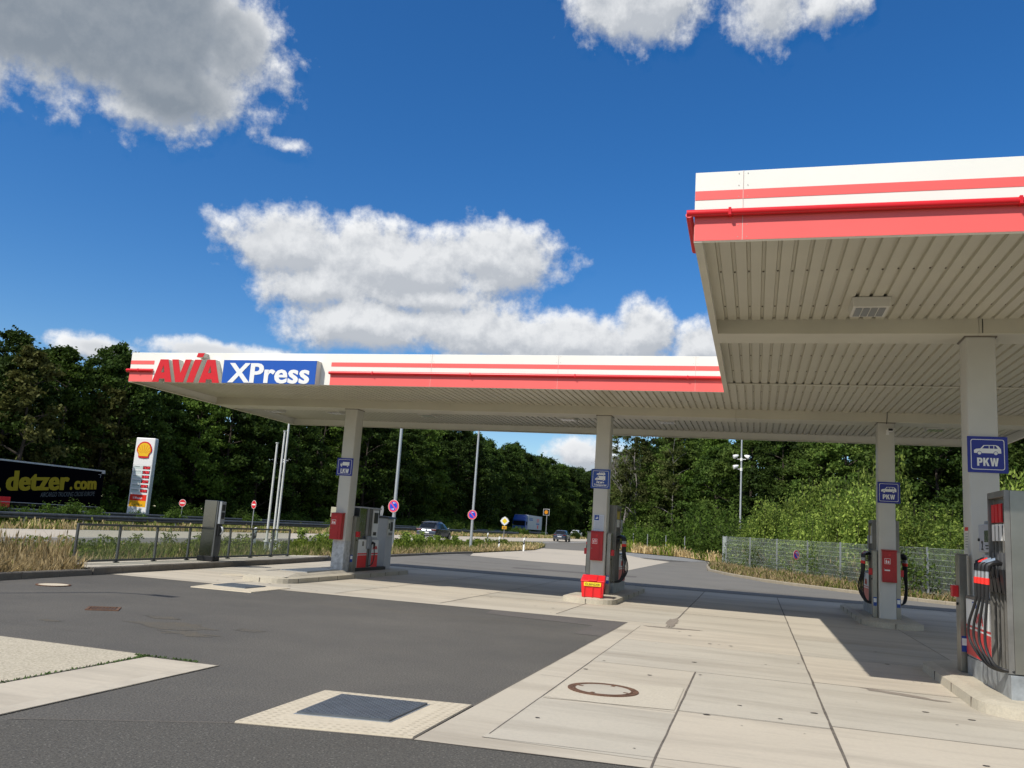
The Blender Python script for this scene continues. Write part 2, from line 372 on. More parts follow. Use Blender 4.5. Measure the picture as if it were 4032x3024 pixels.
m_gold = mat('curtain_lettering', (.34, .27, .02), .7, spec=.1)
m_gtxt = mat('grey_lettering', (.11, .13, .14), .7, spec=.1)
m_price = mat('price_window', (.05, .004, .004), .3)
m_led = mat('red_led', (.6, .02, .03), .4, emit=((1, .05, .07), .8))
m_line = mat('pale_green_panel', (.58, .66, .62), .4)
m_carg = mat('car_paint_grey', (.075, .085, .10), .22, metal=.5); m_carb = mat('car_paint_dark', (.05, .062, .085), .22, metal=.5)
m_carw = mat('car_paint_white', (.6, .62, .64), .25); m_glass_d = mat('car_glass', (.01, .012, .015), .12, spec=.35)
m_tail = mat('tail_light', (.12, .003, .005), .2); m_rim = mat('rim', (.35, .36, .37), .3, metal=.8)
m_truckblue = mat('truck_blue', (.006, .06, .30), .3); m_trailw = mat('trailer_white', (.42, .47, .50), .45, var=.04, vs=.5)
def glassmat():
    m = bpy.data.materials.new('windbreak_glass'); m.use_nodes = True; t = m.node_tree; o = t.nodes['Material Output']; t.nodes.remove(t.nodes['Principled BSDF'])
    tr = t.nodes.new('ShaderNodeBsdfTransparent'); tr.inputs[0].default_value = (.80, .84, .80, 1)
    gl = t.nodes.new('ShaderNodeBsdfGlossy'); gl.inputs['Roughness'].default_value = .03
    df = t.nodes.new('ShaderNodeBsdfDiffuse'); df.inputs[0].default_value = (.5, .52, .48, 1)
    a = t.nodes.new('ShaderNodeMixShader'); a.inputs[0].default_value = .07; t.links.new(tr.outputs[0], a.inputs[1]); t.links.new(df.outputs[0], a.inputs[2])
    b = t.nodes.new('ShaderNodeMixShader'); b.inputs[0].default_value = .09; t.links.new(a.outputs[0], b.inputs[1]); t.links.new(gl.outputs[0], b.inputs[2])
    t.links.new(b.outputs[0], o.inputs['Surface']); return m
m_glass = glassmat()

# ---------------------------------------------------------------- ground, roads, pavements
def big_ground():
    ys = list(range(-60, 201, 10))+[230, 300, 500, 1000]; ys = sorted(set(ys+[25])); xs = [-1000, -400, -200, -120, -80, -40, 0, 40, 80, 200, 500, 1000]
    v = [(x, y, T(y)-.03) for y in ys for x in xs]; n = len(xs)
    f = [(j*n+i, j*n+i+1, (j+1)*n+i+1, (j+1)*n+i) for j in range(len(ys)-1) for i in range(n-1)]
    me = bpy.data.meshes.new('ground'); me.from_pydata(v, [], f); struct(link('ground', me, m_dirt))
big_ground()
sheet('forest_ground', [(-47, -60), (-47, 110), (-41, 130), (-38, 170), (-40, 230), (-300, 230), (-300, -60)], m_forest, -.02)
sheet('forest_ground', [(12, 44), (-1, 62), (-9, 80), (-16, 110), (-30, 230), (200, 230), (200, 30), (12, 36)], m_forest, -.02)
sheet('asphalt_forecourt', [(-14, -8), (30, -8), (30, 31), (7, 32), (5, 33.4), (3.8, 34.8), (2.2, 36.6), (.48, 38.7), (-1.4, 43.2), (-2.4, 47), (-2.7, 56), (-3.2, 64),
     (-5.6, 71), (-10.8, 75), (-13, 90), (-14, 120), (-18, 180), (-24, 260), (-34, 260), (-30, 170), (-32, 120), (-34, 98), (-34, 79), (-28, 64), (-28, -40), (-23.1, -40),
     (-23.1, 40), (-16, 46), (-15.4, 35), (-15, 28), (-14.0, 16), (-13.75, 13.2), (-13.2, 9)], m_asph)
sheet('road_shoulder', [(-28, -40), (-28, 64), (-25.7, 75), (-24.2, 95), (-24, 121), (-24, 200), (-14.5, 200), (-13.6, 100), (-12.6, 84), (-13.6, 71), (-17, 68.5), (-19.5, 78), (-22.6, 70), (-23.2, 50), (-23.2, -40)], m_asph2, .004)
sheet('road_lane', [(-34.3, -40), (-34.3, 80), (-33.6, 100), (-32, 122), (-30.3, 160), (-29, 230), (-22, 230), (-24.4, 150), (-24.6, 121), (-24.9, 95), (-26, 75), (-28, 60), (-28, -40)], m_road, .008)
sheet('asphalt_lane', [(-15.2, 30.2), (-15.6, 36), (-15.4, 44), (-14.3, 43), (-10.7, 41.8), (-8, 41.5), (-5.6, 38.5), (-5.3, 57), (-3.2, 64), (-2.7, 56), (-2.4, 47), (-1.4, 43.2), (.48, 38.7), (2.2, 36.6), (5, 33.4), (7, 32), (30, 31), (30, 28.6), (-15, 28.6)], m_asph2, .004)
sheet('concrete_ramp', [(-15.3, 46.5), (-14.3, 43), (-10.7, 41.8), (-8, 41.5), (-5.6, 38.5), (-5.3, 57.2), (-7.3, 60), (-8.5, 64), (-11.5, 73), (-14, 69.5), (-17.0, 68), (-15.5, 61)], m_road, .010)
sheet('gravel_strip', [(-10.8, 75), (-5.6, 71.5), (-3.2, 64.5), (-4.2, 61), (-8.0, 62), (-11.6, 73)], m_grav, .012)
# white road markings
def strip(pts, wd, z, name='road_marking', m=m_mark):
    b = MB()
    for a, c in zip(pts, pts[1:]):
        a, c = Vector((*a, 0)), Vector((*c, 0)); d = (c-a).normalized(); n = Vector((-d.y, d.x, 0))*wd/2
        k = max(1, int((c-a).length/8)); 
        for i in range(k):
            p, q = a.lerp(c, i/k), a.lerp(c, (i+1)/k)
            b.add([(v.x, v.y, T(v.y)+z) for v in (p-n, q-n, q+n, p+n)], [(0, 1, 2, 3)])
    return struct(b.build(name, m))
strip([(-27.75, -30), (-27.75, 61), (-25.8, 75), (-24.7, 95), (-24.4, 121), (-24.2, 180)], .16, .013)
strip([(-22.8, 83), (-22.3, 100)], .28, .015); strip([(-22.3, 106), (-23.0, 121)], .28, .015)
strip([(-34.1, -30), (-34.1, 80), (-33.4, 100), (-31.8, 122)], .15, .013)
# seam marks in the far asphalt lane
strip([(-13.4, 32.2), (-8, 31.8)], .06, .009, 'asphalt_seam', m_joint); strip([(-14.5, 36.5), (-9, 37)], .10, .009, 'asphalt_seam', m_asph3)
strip([(-9.5, 34.2), (-4.5, 34.6)], .9, .008, 'asphalt_patch', m_asph3); strip([(-1, 31), (5, 30.2)], .07, .009, 'asphalt_seam', m_joint)

# concrete forecourt laid as bays
conc = sheet('concrete_forecourt', [(-2.43, 6.28), (.70, 6.5), (12, 7.2), (12, 29.0), (-15, 29.0), (-14.1, 16.5), (-2.30, 16.62)], m_conc, .004)
bays = MB(); baysb = MB(); rb = random.Random(3)
XJ = [-14.2, -11.2, -8.6, -6.2, -3.75, -1.5, .70, 3.0, 5.4, 7.8, 10.2]; YJ = [16.9, 19.75, 22.6, 25.6, 28.6]
for i in range(len(XJ)-1):
    for j in range(len(YJ)-1):
        k = rb.random()
        if k < .66:
            (bays if k < .33 else baysb).add([(XJ[i], YJ[j], .0065+T(YJ[j])), (XJ[i+1], YJ[j], .0065+T(YJ[j])), (XJ[i+1], YJ[j+1], .0065+T(YJ[j+1])), (XJ[i], YJ[j+1], .0065+T(YJ[j+1]))], [(0, 1, 2, 3)])
for x0, x1, y0, y1, k in ((-2.0, -.67, 6.62, 8.42, 0), (-.67, .70, 6.5, 8.58, 1), (.70, 3, 8.75, 11.38, 0), (.7, 3, 11.4, 14.0, 1), (-2, .7, 11.2, 13.9, 0), (-2, .7, 13.9, 16.3, 1), (-.67, .7, 8.6, 11.2, 0), (.7, 6, 6.6, 8.72, 1), (.7, 3, 14.0, 16.4, 0), (3, 12, 11.4, 16.4, 1)):
    (bays if k else baysb).add([(x0, y0, .0065), (x1, y0, .0065), (x1, y1, .0065), (x0, y1, .0065)], [(0, 1, 2, 3)])
struct(bays.build('concrete_bay', m_conc_a)); struct(baysb.build('concrete_bay', m_conc_b))
jt = MB()
def joint(a, c, wd):
    a, c = Vector((*a, 0)), Vector((*c, 0)); n_ = max(1, int((c-a).length/.35)); pr = None
    d = (c-a).normalized(); n = Vector((-d.y, d.x, 0))
    for i in range(n_+1):
        p = a.lerp(c, i/n_)+n*rb.uniform(-.12, .12)*wd; hw = wd*rb.uniform(.26, .42)
        cur = [(p-n*hw), (p+n*hw)]
        if pr: jt.add([(v.x, v.y, T(v.y)+.009) for v in (pr[0], cur[0], cur[1], pr[1])], [(0, 1, 2, 3)])
        pr = cur
joint((.70, 6.5), (.70, 28.8), .034); joint((-.68, 6.4), (-.68, 11.2), .026); joint((-1.50, 16.3), (-1.53, 28.8), .034)
joint((-1.98, 6.75), (-1.99, 16.2), .012); joint((-2.0, 6.62), (3, 6.95), .008)
for y0, x0, x1, wd in ((8.5, -1.97, -.68, .010), (8.62, -.68, .7, .009), (8.72, .7, 12, .012), (9.72, -2.3, -1.97, .012), (11.2, -.68, .7, .014), (11.39, .7, 12, .014), (12.5, -1.98, .7, .008), (13.9, -1.98, .7, .012), (14.1, .7, 12, .014), (16.3, -1.98, .7, .014), (16.42, .7, 12, .016),
     (19.75, -14.3, 12, .014), (22.6, -14.3, 12, .014), (25.6, -14.3, 12, .014), (18.3, -11, -2.4, .012)): joint((x0, y0), (x1, y0), wd)
for x0 in (-11.2, -8.6, -6.2, -3.75): joint((x0, 16.9), (x0, 28.8), .03)
for x0 in (3.0, 5.4): joint((x0, 13.6), (x0, 28.8), .014)
struct(jt.build('expansion_joint', m_joint))
# oil stain, drips
st = MB(); 
for cx_, cy_, rx_, ry_, a_ in ((1.65, 11.15, .52, .10, -.42), (-1.4, 16.25, .55, .10, .1), (-1.53, 17.4, .12, 1.0, .02)):
    st.add([(cx_+rx_*rb.uniform(.7, 1.1)*math.cos(t)*math.cos(a_)-ry_*rb.uniform(.6, 1.2)*math.sin(t)*math.sin(a_), cy_+rx_*rb.uniform(.8, 1.1)*math.cos(t)*math.sin(a_)+ry_*rb.uniform(.6, 1.2)*math.sin(t)*math.cos(a_), .0105) for t in [2*math.pi*i/28 for i in range(28)]], [tuple(range(28))])
m_stain = ground_mat('oil_stain', (.24, .20, .16), (.33, .29, .235), (.20, .17, .14), 20, 3, bump=.1)
tag(st.build('oil_stain', m_stain), None, kind='stuff')['label'] = 'brown oil stains and drip marks on the concrete'
dr = MB()
for _ in range(75):
    x0, y0 = rb.uniform(-2, 5), rb.uniform(6.8, 16); s_ = rb.uniform(.006, .028)
    if rb.random() < .35: x0, y0 = rb.uniform(-13, -3), rb.uniform(17, 21)
    dr.add([(x0+s_*1.5*rb.uniform(.7, 1.2)*math.cos(t), y0+s_*rb.uniform(.7, 1.2)*math.sin(t), .0115) for t in [2*math.pi*i/9 for i in range(9)]], [tuple(range(9))])
o = dr.build('oil_drips', mat('oil_drip', (.07, .06, .05), .7)); o['kind'] = 'stuff'; o['label'] = 'small dark oil drips scattered over the pale concrete'
# asphalt patch, left slabs
sheet('asphalt_patch', [(-4.97, 16.6), (-2.30, 16.6), (-2.34, 14.0), (-2.79, 13.97), (-2.76, 15.46), (-4.86, 15.76)], m_asph3, .004)
sheet('aggregate_slab', [(-14, -1), (-6.27, -1), (-6.27, 8.14), (-8.4, 8.17), (-14, 8.3)], m_aggr, .005)
sheet('concrete_strip', [(-6.22, -1), (-5.33, -1), (-5.33, 8.04), (-6.22, 8.03)], m_conc_a, .005)
s2 = MB(); s2.box(-5.50, -5.335, -1, 8.0, .0, .010); struct(s2.build('concrete_strip_edge', m_conc))
m_asphf = ground_mat('asphalt_front', (.122, .116, .100), (.105, .098, .083), (.055, .052, .046), 55, .6, speck=26, bump=1.0, finemix=.8)
sheet('asphalt_front', [(-5.33, -8), (-5.33, 5.2), (-3.83, 6.0), (-2.43, 6.26), (.70, 6.48), (12, 7.18), (30, 7.2), (30, -8)], m_asphf, .0025)
ej = MB(); jt = ej
joint((-2.44, 6.27), (-2.43, 7.7), .02); joint((-2.42, 7.7), (-2.29, 16.6), .014); joint((-14.0, 16.48), (-2.3, 16.61), .014); joint((-2.44, 6.26), (.70, 6.49), .016); joint((.7, 6.49), (12, 7.18), .016); joint((-6.24, 8.05), (-6.24, -1), .018); joint((-5.33, 8.04), (-5.325, -1), .016); joint((-6.3, 8.15), (-14, 8.28), .02); joint((-5.2, 5.28), (-3.83, 6.0), .02); joint((-3.84, 6.0), (-2.44, 6.27), .018)
joint((-6.25, 8.05), (-5.33, 8.05), .02); joint((-14.2, 12.2), (-11.3, 10.2), .008)
joint((-13.5, 15.1), (-11.4, 15.2), .010); joint((-9.6, 15.4), (-3.0, 14.2), .010); joint((-11, 9.2), (-7.5, 9.0), .008)
struct(ej.build('edge_crack', m_joint))
db = MB()
for cx_, cy_, rr in ((-7.6, 10.3, .55), (-7.0, 9.8, .35), (-8.3, 10.9, .25), (-6.6, 10.6, .22), (-9.0, 9.6, .16)):
    P = [(cx_+rr*rb.uniform(.45, 1.15)*math.cos(t)*1.3, cy_+rr*rb.uniform(.4, 1.1)*math.sin(t)*.7, .0028) for t in [2*math.pi*i/26 for i in range(26)]]; db.add(P, [tuple(range(26))])
o = db.build('dust_stain', ground_mat('sandy_dust', (.145, .125, .090), (.115, .108, .092), (.06, .055, .05), 50, 3, bump=.8, finemix=.7)); o['kind'] = 'stuff'; o['label'] = 'faint sandy dust stains on the dark asphalt'
# weeds in the slab joint
wd = MB()
for _ in range(520):
    if rb.random() < .6: t = rb.random()**2; x0, y0 = -6.245+rb.gauss(0, .012), 8.05-t*2.8
    else: x0, y0 = rb.uniform(-6.4, -5.6), 8.07+rb.gauss(0, .012)
    if rb.random() < .35 and math.sin(x0*9+y0*5) < 0: continue
    h_ = rb.uniform(.008, .03); a_ = rb.uniform(0, 6.28); dx, dy = .012*math.cos(a_), .012*math.sin(a_)
    wd.add([(x0-dx, y0-dy, .004), (x0+dx, y0+dy, .004), (x0+dy*rb.uniform(-2, 2), y0+dx*rb.uniform(-2, 2), .004+h_)], [(0, 1, 2)])
o = wd.build('joint_moss', mat('moss', (.06, .11, .02), .9)); o['kind'] = 'stuff'; o['label'] = 'small green moss and weeds in the slab joint'
# shaft covers
def quad_in(q, s):
    c = (sum(p[0] for p in q)/4, sum(p[1] for p in q)/4); return [(c[0]+(p[0]-c[0])*s, c[1]+(p[1]-c[1])*s) for p in q]
def hatch(name, pad, plate, label, rows):
    cx_, cy_ = sum(p[0] for p in pad)/4, sum(p[1] for p in pad)/4
    t = thing(name, label, 'shaft cover', (cx_, cy_, 0)); L_ = lambda q: [(p[0]-cx_, p[1]-cy_) for p in q]
    b = MB(); q = L_(pad); b.hexa([(*p, -.01) for p in q], [(*p, .016) for p in quad_in(q, .99)]); b.build('concrete_surround', m_sand, t)
    # dimple rows in the surround
    d = MB(); ctr = quad_in(q, 1)
    for i in range(rows):
        for j in range(rows):
            a, c = (i+.5)/rows, (j+.5)/rows
            P = [Vector((*k, 0)) for k in ctr]; p = P[0].lerp(P[1], a).lerp(P[3].lerp(P[2], a), c)
            if .14 < a < .86 and .13 < c < .87: continue
            d.add([(p.x+.020*math.cos(k), p.y+.013*math.sin(k), .0172) for k in [2*math.pi*z/8 for z in range(8)]], [tuple(range(8))])
    d.build('dimple_pattern', m_dim, t)
    fq = L_(plate); b = MB(); b.hexa([(*p, .0) for p in quad_in(fq, 1.05)], [(*p, .019) for p in quad_in(fq, 1.05)]); b.build('frame', m_galv, t)
    b = MB(); b.hexa([(*p, .01) for p in fq], [(*p, .034) for p in fq]); pl = b.build('cover_plate', m_plate, t)
    k = MB(); P = [Vector((*z, .0342)) for z in quad_in(fq, .97)]; n = rows+4
    for i in range(n):
        for j in range(n):
            p = P[0].lerp(P[1], (i+.5)/n).lerp(P[3].lerp(P[2], (i+.5)/n), (j+.5)/n); s_ = 1 if (i+j) % 2 else -1
            e = Vector((.016, .016*s_, 0)); e2 = Vector((-.005*s_, .005, 0))
            k.hexa([p-e, p-e2, p+e, p+e2], [p-e*.6+Vector((0, 0, .0035)), p-e2*.6+Vector((0, 0, .0035)), p+e*.6+Vector((0, 0, .0035)), p+e2*.6+Vector((0, 0, .0035))])
    k.build('raised_tread', m_plate, pl); return t
m_dim = ground_mat('dimple', (.53, .46, .34), (.48, .42, .31), (.40, .35, .25), 30, 3)
hatch('shaft_cover', [(-3.82, 7.50), (-2.43, 7.68), (-2.44, 6.30), (-3.81, 6.03)], [(-3.57, 7.35), (-2.77, 7.43), (-2.79, 6.64), (-3.54, 6.50)], 'checker plate shaft cover in sand coloured concrete square, nearest to the camera', 20)
hatch('shaft_cover', [(-11.36, 16.9), (-9.73, 17.03), (-9.68, 15.41), (-11.1, 15.4)], [(-11.06, 16.8), (-10.2, 16.78), (-10.2, 16.0), (-11.05, 16.1)], 'checker plate shaft cover in pale concrete square before the truck pump island', 16)
t = thing('manhole_cover', 'round concrete filled manhole cover with rusty rim set in the concrete apron', 'manhole cover', (-1.5, 9.22, 0))
sheet('concrete_patch', [(-1.95, 9.66), (-1.96, 8.44), (-.71, 8.6), (-.72, 9.9)], ground_mat('rough_patch', (.56, .505, .40), (.52, .47, .37), (.42, .375, .29), 40, 2, bump=.4, finemix=.45), .0085)
def ring(r0, r1, z0, z1, n=48):
    b = MB(); v = []
    for i in range(n):
        a = 2*math.pi*i/n; c, s_ = math.cos(a), math.sin(a); v += [(c*r0, s_*r0, z0), (c*r1, s_*r1, z0), (c*r1, s_*r1, z1), (c*r0, s_*r0, z1)]
    f = []
    for i in range(n):
        j = (i+1) % n
        for k in range(4): f.append((i*4+k, i*4+(k+1) % 4, j*4+(k+1) % 4, j*4+k))
    return b.add(v, f)
ring(.315, .37, 0, .016).build('frame', m_rust, t); ring(.29, .309, 0, .018).build('rim', m_rust, t)
MB().cyl((0, 0, 0), (0, 0, .0145), .29, n=48).build('concrete_fill', m_conc_b, t)
b = MB()
for a in (75, 165, 255, 345): MB().obox((.255*math.cos(R(a)), .255*math.sin(R(a)), .013), .024, .020, .004, R(a)).build('lifting_lug', m_rust, t)
for (x0, y0, rr, lab) in ((-12.65, 13.42, .30, 'round sand filled cover with dark rim in the asphalt at left'), (-12.55, 19.16, .40, 'round pale cover in the concrete lane beside the truck island')):
    t = thing('manhole_cover', lab, 'manhole cover', (x0, y0, .004)); ring(rr*.86, rr, 0, .012).build('frame', m_rust if rr < .35 else m_conc_b, t); MB().cyl((0, 0, 0), (0, 0, .010), rr*.86, n=40).build('fill', m_sand, t)
t = thing('drain_grate', 'rusty square drain grate sunk in the dark asphalt', 'drain', (-9.5, 11.13, 0), R(35))
b = MB(); b.box(-.23, .23, -.23, -.19, 0, .012); b.box(-.23, .23, .19, .23, 0, .012); b.box(-.23, -.19, -.19, .19, 0, .012); b.box(.19, .23, -.19, .19, 0, .012); b.build('frame', m_rust, t)
b = MB(); [b.box(-.175+i*.045, -.153+i*.045, -.188, .188, .002, .010) for i in range(8)]; b.build('grating', m_rust, t)

# kerbs: rows of stones with open joints
def kerb(pts, wd, h, m, ln=1.0, z0=-.02, name='kerb', side=1, cham=.02):
    P = [Vector((*p, 0)) for p in pts]; b = MB(); d = [0]
    for a, c in zip(P, P[1:]): d.append(d[-1]+(c-a).length)
    def at(t):
        t = min(max(t, 0), d[-1])
        for i in range(len(P)-1):
            if t <= d[i+1] or i == len(P)-2: return P[i].lerp(P[i+1], (t-d[i])/max(1e-6, d[i+1]-d[i]))
    t = 0
    while t < d[-1]-.05:
        a, c = at(t+.005), at(min(t+ln-.006, d[-1])); k = (c-a).normalized(); n = Vector((-k.y, k.x, 0))*side*wd
        jz = rb.uniform(-.004, .004)
        za, zc = T(a.y), T(c.y); nn = n.normalized()*cham
        bot = [(a.x, a.y, za+z0), (c.x, c.y, zc+z0), (c.x+n.x, c.y+n.y, zc+z0), (a.x+n.x, a.y+n.y, za+z0)]
        mid = [(a.x, a.y, za+h-cham+jz), (c.x, c.y, zc+h-cham+jz), (c.x+n.x, c.y+n.y, zc+h-cham+jz), (a.x+n.x, a.y+n.y, za+h-cham+jz)]
        top = [(a.x+nn.x, a.y+nn.y, za+h+jz), (c.x+nn.x, c.y+nn.y, zc+h+jz), (c.x+n.x, c.y+n.y, zc+h+jz), (a.x+n.x, a.y+n.y, za+h+jz)]
        o_ = len(b.v); b.add(bot+mid+top, [(0, 1, 2, 3), (8, 9, 10, 11)]+[(i, (i+1) % 4, 4+(i+1) % 4, 4+i) for i in range(4)]+[(4+i, 4+(i+1) % 4, 8+(i+1) % 4, 8+i) for i in range(4)])
        t += ln
    return struct(b.build(name, m))
kerb([(-13.2, 4), (-13.55, 10), (-13.95, 13.4), (-14.0, 15.9)], .14, .13, m_kerbd)
kerb([(-14.02, 15.95), (-14.25, 19.2), (-14.5, 22.3), (-14.8, 26.6), (-14.95, 28.6), (-15.3, 29.4)], .16, .16, m_kerbd)
kerb([(-15.35, 29.5), (-15.35, 34.8), (-15.5, 44), (-15.3, 46.5)], .14, .10, m_kerbd)
kerb([(30, 31), (12, 31.2), (6.7, 32.0), (5.1, 33.4), (3.8, 34.8), (2.25, 36.6), (.5, 38.8), (-1.4, 43.2), (-2.35, 46.8), (-2.7, 52), (-3.0, 60)], .13, .12, ground_mat('kerb_weathered', (.36, .31, .235), (.28, .245, .18), (.20, .17, .12), 30, 2.2, bump=.3, finemix=.4), side=-1)
sheet('pavement_platform', [(-14.15, 16.0), (-14.95, 28.6), (-15.4, 29.2), (-16.0, 28), (-15.5, 16.0)], m_conc_b, .145)
# pump islands
def island(x0, x1, y0, y1, lab_m, rad=.5, h=.15):
    out = rrect(x0, y0, x1, y1, rad, 6); inn = rrect(x0+.13, y0+.13, x1-.13, y1-.13, rad-.1, 6); c = ((x0+x1)/2, (y0+y1)/2)
    mid = [(c[0]+(p[0]-c[0])*.985, c[1]+(p[1]-c[1])*.995) for p in out]; n = len(out); b = MB()
    v = [(*p, -.02) for p in out]+[(*p, h-.035) for p in mid]+[(*p, h) for p in inn]
    b.add(v, [(k*n+i, k*n+(i+1) % n, (k+1)*n+(i+1) % n, (k+1)*n+i) for k in (0, 1) for i in range(n)]+[tuple(range(2*n, 3*n))])
    o = struct(b.build('island_kerb', lab_m))
    j = MB(); per = [i for i in range(n)]  # dark joint lines round the kerb
    for yy in np.arange(y0+rad+.1, y1-rad-.1, 1.0): j.box(x0-.0015, x0+.01, yy-.005, yy+.005, -.01, h-.035); j.box(x1-.01, x1+.0015, yy-.005, yy+.005, -.01, h-.035)
    j.box((x0+x1)/2-.006, (x0+x1)/2+.006, y0-.002, y0+.01, -.01, h-.036); j.build('island_joint', m_joint)['kind'] = 'structure'
    return o
island(-11.72, -10.36, 17.85, 25.6, m_kerb); island(-4.42, -3.12, 20.05, 26.6, m_kerb); island(2.32, 3.6, 20.55, 26.6, m_kerb); island(2.31, 3.75, 10.22, 14.15, m_kerb)
# raised mound and steel lid at the front of the truck island
b = MB(); b.hexa([(-11.6, 18.1, .148), (-10.5, 18.1, .148), (-10.5, 21.3, .148), (-11.6, 21.3, .148)], [(-11.4, 18.8, .215), (-10.65, 18.8, .215), (-10.6, 21.2, .215), (-11.45, 21.2, .215)])
struct(b.build('island_mound', m_conc_b, bevel=.01))
t = thing('hatch_lid', 'flat grey steel hatch lid on the truck island before the pillar', 'hatch', (-11.0, 20.2, .216))
MB().box(-.38, .38, -.9, .9, 0, .012).build('frame', m_galv, t); MB().box(-.35, .35, -.87, .87, .012, .022).build('lid', m_plate, t)

# ---------------------------------------------------------------- canopy
CX0, CX1, NX0, Y0, Y1, YN = -15.4, 6.4, -.66, 17.78, 25.96, 8.583
ZB, ZT, ZD = 4.665, 5.42, 4.86
canopy = thing('station_canopy', 'large white flat filling station canopy with red stripes and ribbed underside on square pillars', 'canopy', (-4.5, 21.6, 0))
def cp(o): o.location = -canopy.location; return o
FT = .06
b = MB(); b.box(CX0, NX0, Y0, Y0+FT, ZB, ZT); b.box(CX0, CX0+FT, Y0+FT, Y1-FT, ZB, ZT); b.box(CX0, CX1, Y1-FT, Y1, ZB, ZT); b.box(CX1-FT, CX1, YN+FT, Y1-FT, ZB, ZT)
b.box(NX0, CX1, YN, YN+FT, ZB, ZT); b.box(NX0, NX0+FT, YN+FT, Y0+FT, ZB, ZT)
cp(b.build('fascia', m_white, canopy, bevel=.004))
b = MB()
for x0, x1, yy in ((CX0+.002, -14.69, Y0), (-9.71, NX0-.002, Y0), (NX0+.002, CX1-.002, YN)):
    for z0, z1 in ((5.112, 5.212), (ZB+.002, 5.003)): cp(MB().box(x0, x1, yy-.004, yy-.0005, z0, z1).build('red_stripe', m_pink, canopy))
for z0, z1 in ((5.112, 5.212), (ZB, 5.003)): cp(MB().box(CX1+.0005, CX1+.004, YN, Y1, z0, z1).build('red_stripe', m_pink, canopy))
m_seam = mat('seam', (.60, .50, .45), .7)
# panel seams and screws
b = MB(); sc = MB()
for x0, yy in [(x, Y0) for x in (-7.17, -4.2, -1.25)]+[(x, YN) for x in (-.174, 2.8, 5.8)]:
    cp(MB().box(x0-.0025, x0+.0025, yy-.0052, yy-.0002, ZB, ZT).build('panel_seam', m_seam, canopy))
    for s_ in (-.045, .045):
        for z in (5.39, 5.26, 5.135, 4.83, 4.70): sc.cyl((x0+s_, yy-.007, z), (x0+s_, yy, z), .0045, n=8)
cp(sc.build('screws', mat('rivet', (.42, .38, .34), .5), canopy))
# soffit: trapezoidal sheet as geometry
def deck(x0, x1, ya, yb):
    b = MB(); p = .168; x = x0; pr = []
    while x < x1:
        pr += [(x, ZD), (x+.118, ZD), (x+.128, ZD+.035), (x+.158, ZD+.035)]; x += p
    pr = [q for q in pr if q[0] < x1]+[(x1, ZD)]
    n = len(pr); b.add([(q[0], ya, q[1]) for q in pr]+[(q[0], yb, q[1]) for q in pr], [(i, i+1, n+i+1, n+i) for i in range(n-1)])
    return b
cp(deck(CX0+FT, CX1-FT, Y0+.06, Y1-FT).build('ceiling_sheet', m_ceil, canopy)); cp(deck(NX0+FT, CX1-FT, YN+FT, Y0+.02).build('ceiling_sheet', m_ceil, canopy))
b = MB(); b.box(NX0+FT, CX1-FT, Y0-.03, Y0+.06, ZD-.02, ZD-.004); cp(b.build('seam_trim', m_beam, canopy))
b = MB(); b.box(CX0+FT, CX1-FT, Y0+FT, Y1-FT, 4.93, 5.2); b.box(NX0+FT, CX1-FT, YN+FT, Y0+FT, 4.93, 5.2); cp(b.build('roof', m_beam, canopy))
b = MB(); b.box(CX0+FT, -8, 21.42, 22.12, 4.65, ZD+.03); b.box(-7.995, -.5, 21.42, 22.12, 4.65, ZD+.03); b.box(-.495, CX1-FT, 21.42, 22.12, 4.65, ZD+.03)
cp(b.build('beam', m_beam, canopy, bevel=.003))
b = MB(); b.box(NX0+FT, 2.905, 12.6, 13.22, 4.65, ZD+.03); b.box(2.91, CX1-FT, 12.6, 13.22, 4.65, ZD+.03); cp(b.build('beam', m_beam, canopy, bevel=.003))
b = MB()  # lower lip under the edge
b.box(CX0, CX0+.11, Y0+.002, Y1, ZB-.012, ZB-.001); b.box(CX0+.11, CX1, Y1-.11, Y1, ZB-.012, ZB-.001); b.box(NX0, NX0+.085, YN+.002, Y0+.085, ZB-.012, ZB-.001); cp(b.build('edge_trim', m_beam, canopy))
# sheet fixings in rows under the soffit
b = MB()
for yy in (10.35, 11.95, 15.2, 16.6):
    for i in range(42): x = NX0+FT+.168*i+.143; b.cyl((x, yy+.02*(i % 2), ZD+.022), (x, yy+.02*(i % 2), ZD+.036), .011, n=6)
for yy in (18.9, 20.5, 23.6, 24.9):
    for i in range(128): x = CX0+FT+.168*i+.143; b.cyl((x, yy, ZD+.024), (x, yy, ZD+.036), .010, n=6)
cp(b.build('fixings', m_scr, canopy))
# gutters
for pts in (((CX0-.06, 17.735, 4.953), (-14.68, 17.735, 4.953)), ((-9.73, 17.735, 4.953), (NX0-.01, 17.735, 4.953)), ((NX0-.075, 8.538, 4.953), (CX1, 8.538, 4.953)), ((NX0-.05, 8.53, 4.935), (NX0-.02, 9.1, 4.74)), ((CX0-.05, 17.74, 4.94), (CX0-.05, 25.9, 4.94))):
    g_ = MB(); g_.cyl(pts[0], pts[1], .037, n=14); o = cp(g_.build('gutter', m_gut, canopy, smooth=True))
b = MB()
for x in (-.30, 2.35, 5.1): b.box(x-.014, x+.014, 8.496, 8.59, 4.914, 4.992)
for x in (-15.1, -8.6, -6.2, -3.8, -1.4): b.box(x-.012, x+.012, 17.694, 17.78, 4.914, 4.992)
cp(b.build('gutter_bracket', m_gut, canopy))
CW, CD = .367, .437
COLS = [(-11.18, 21.55), (-3.975, 21.5), (2.75, 21.5), (2.77, 12.73)]
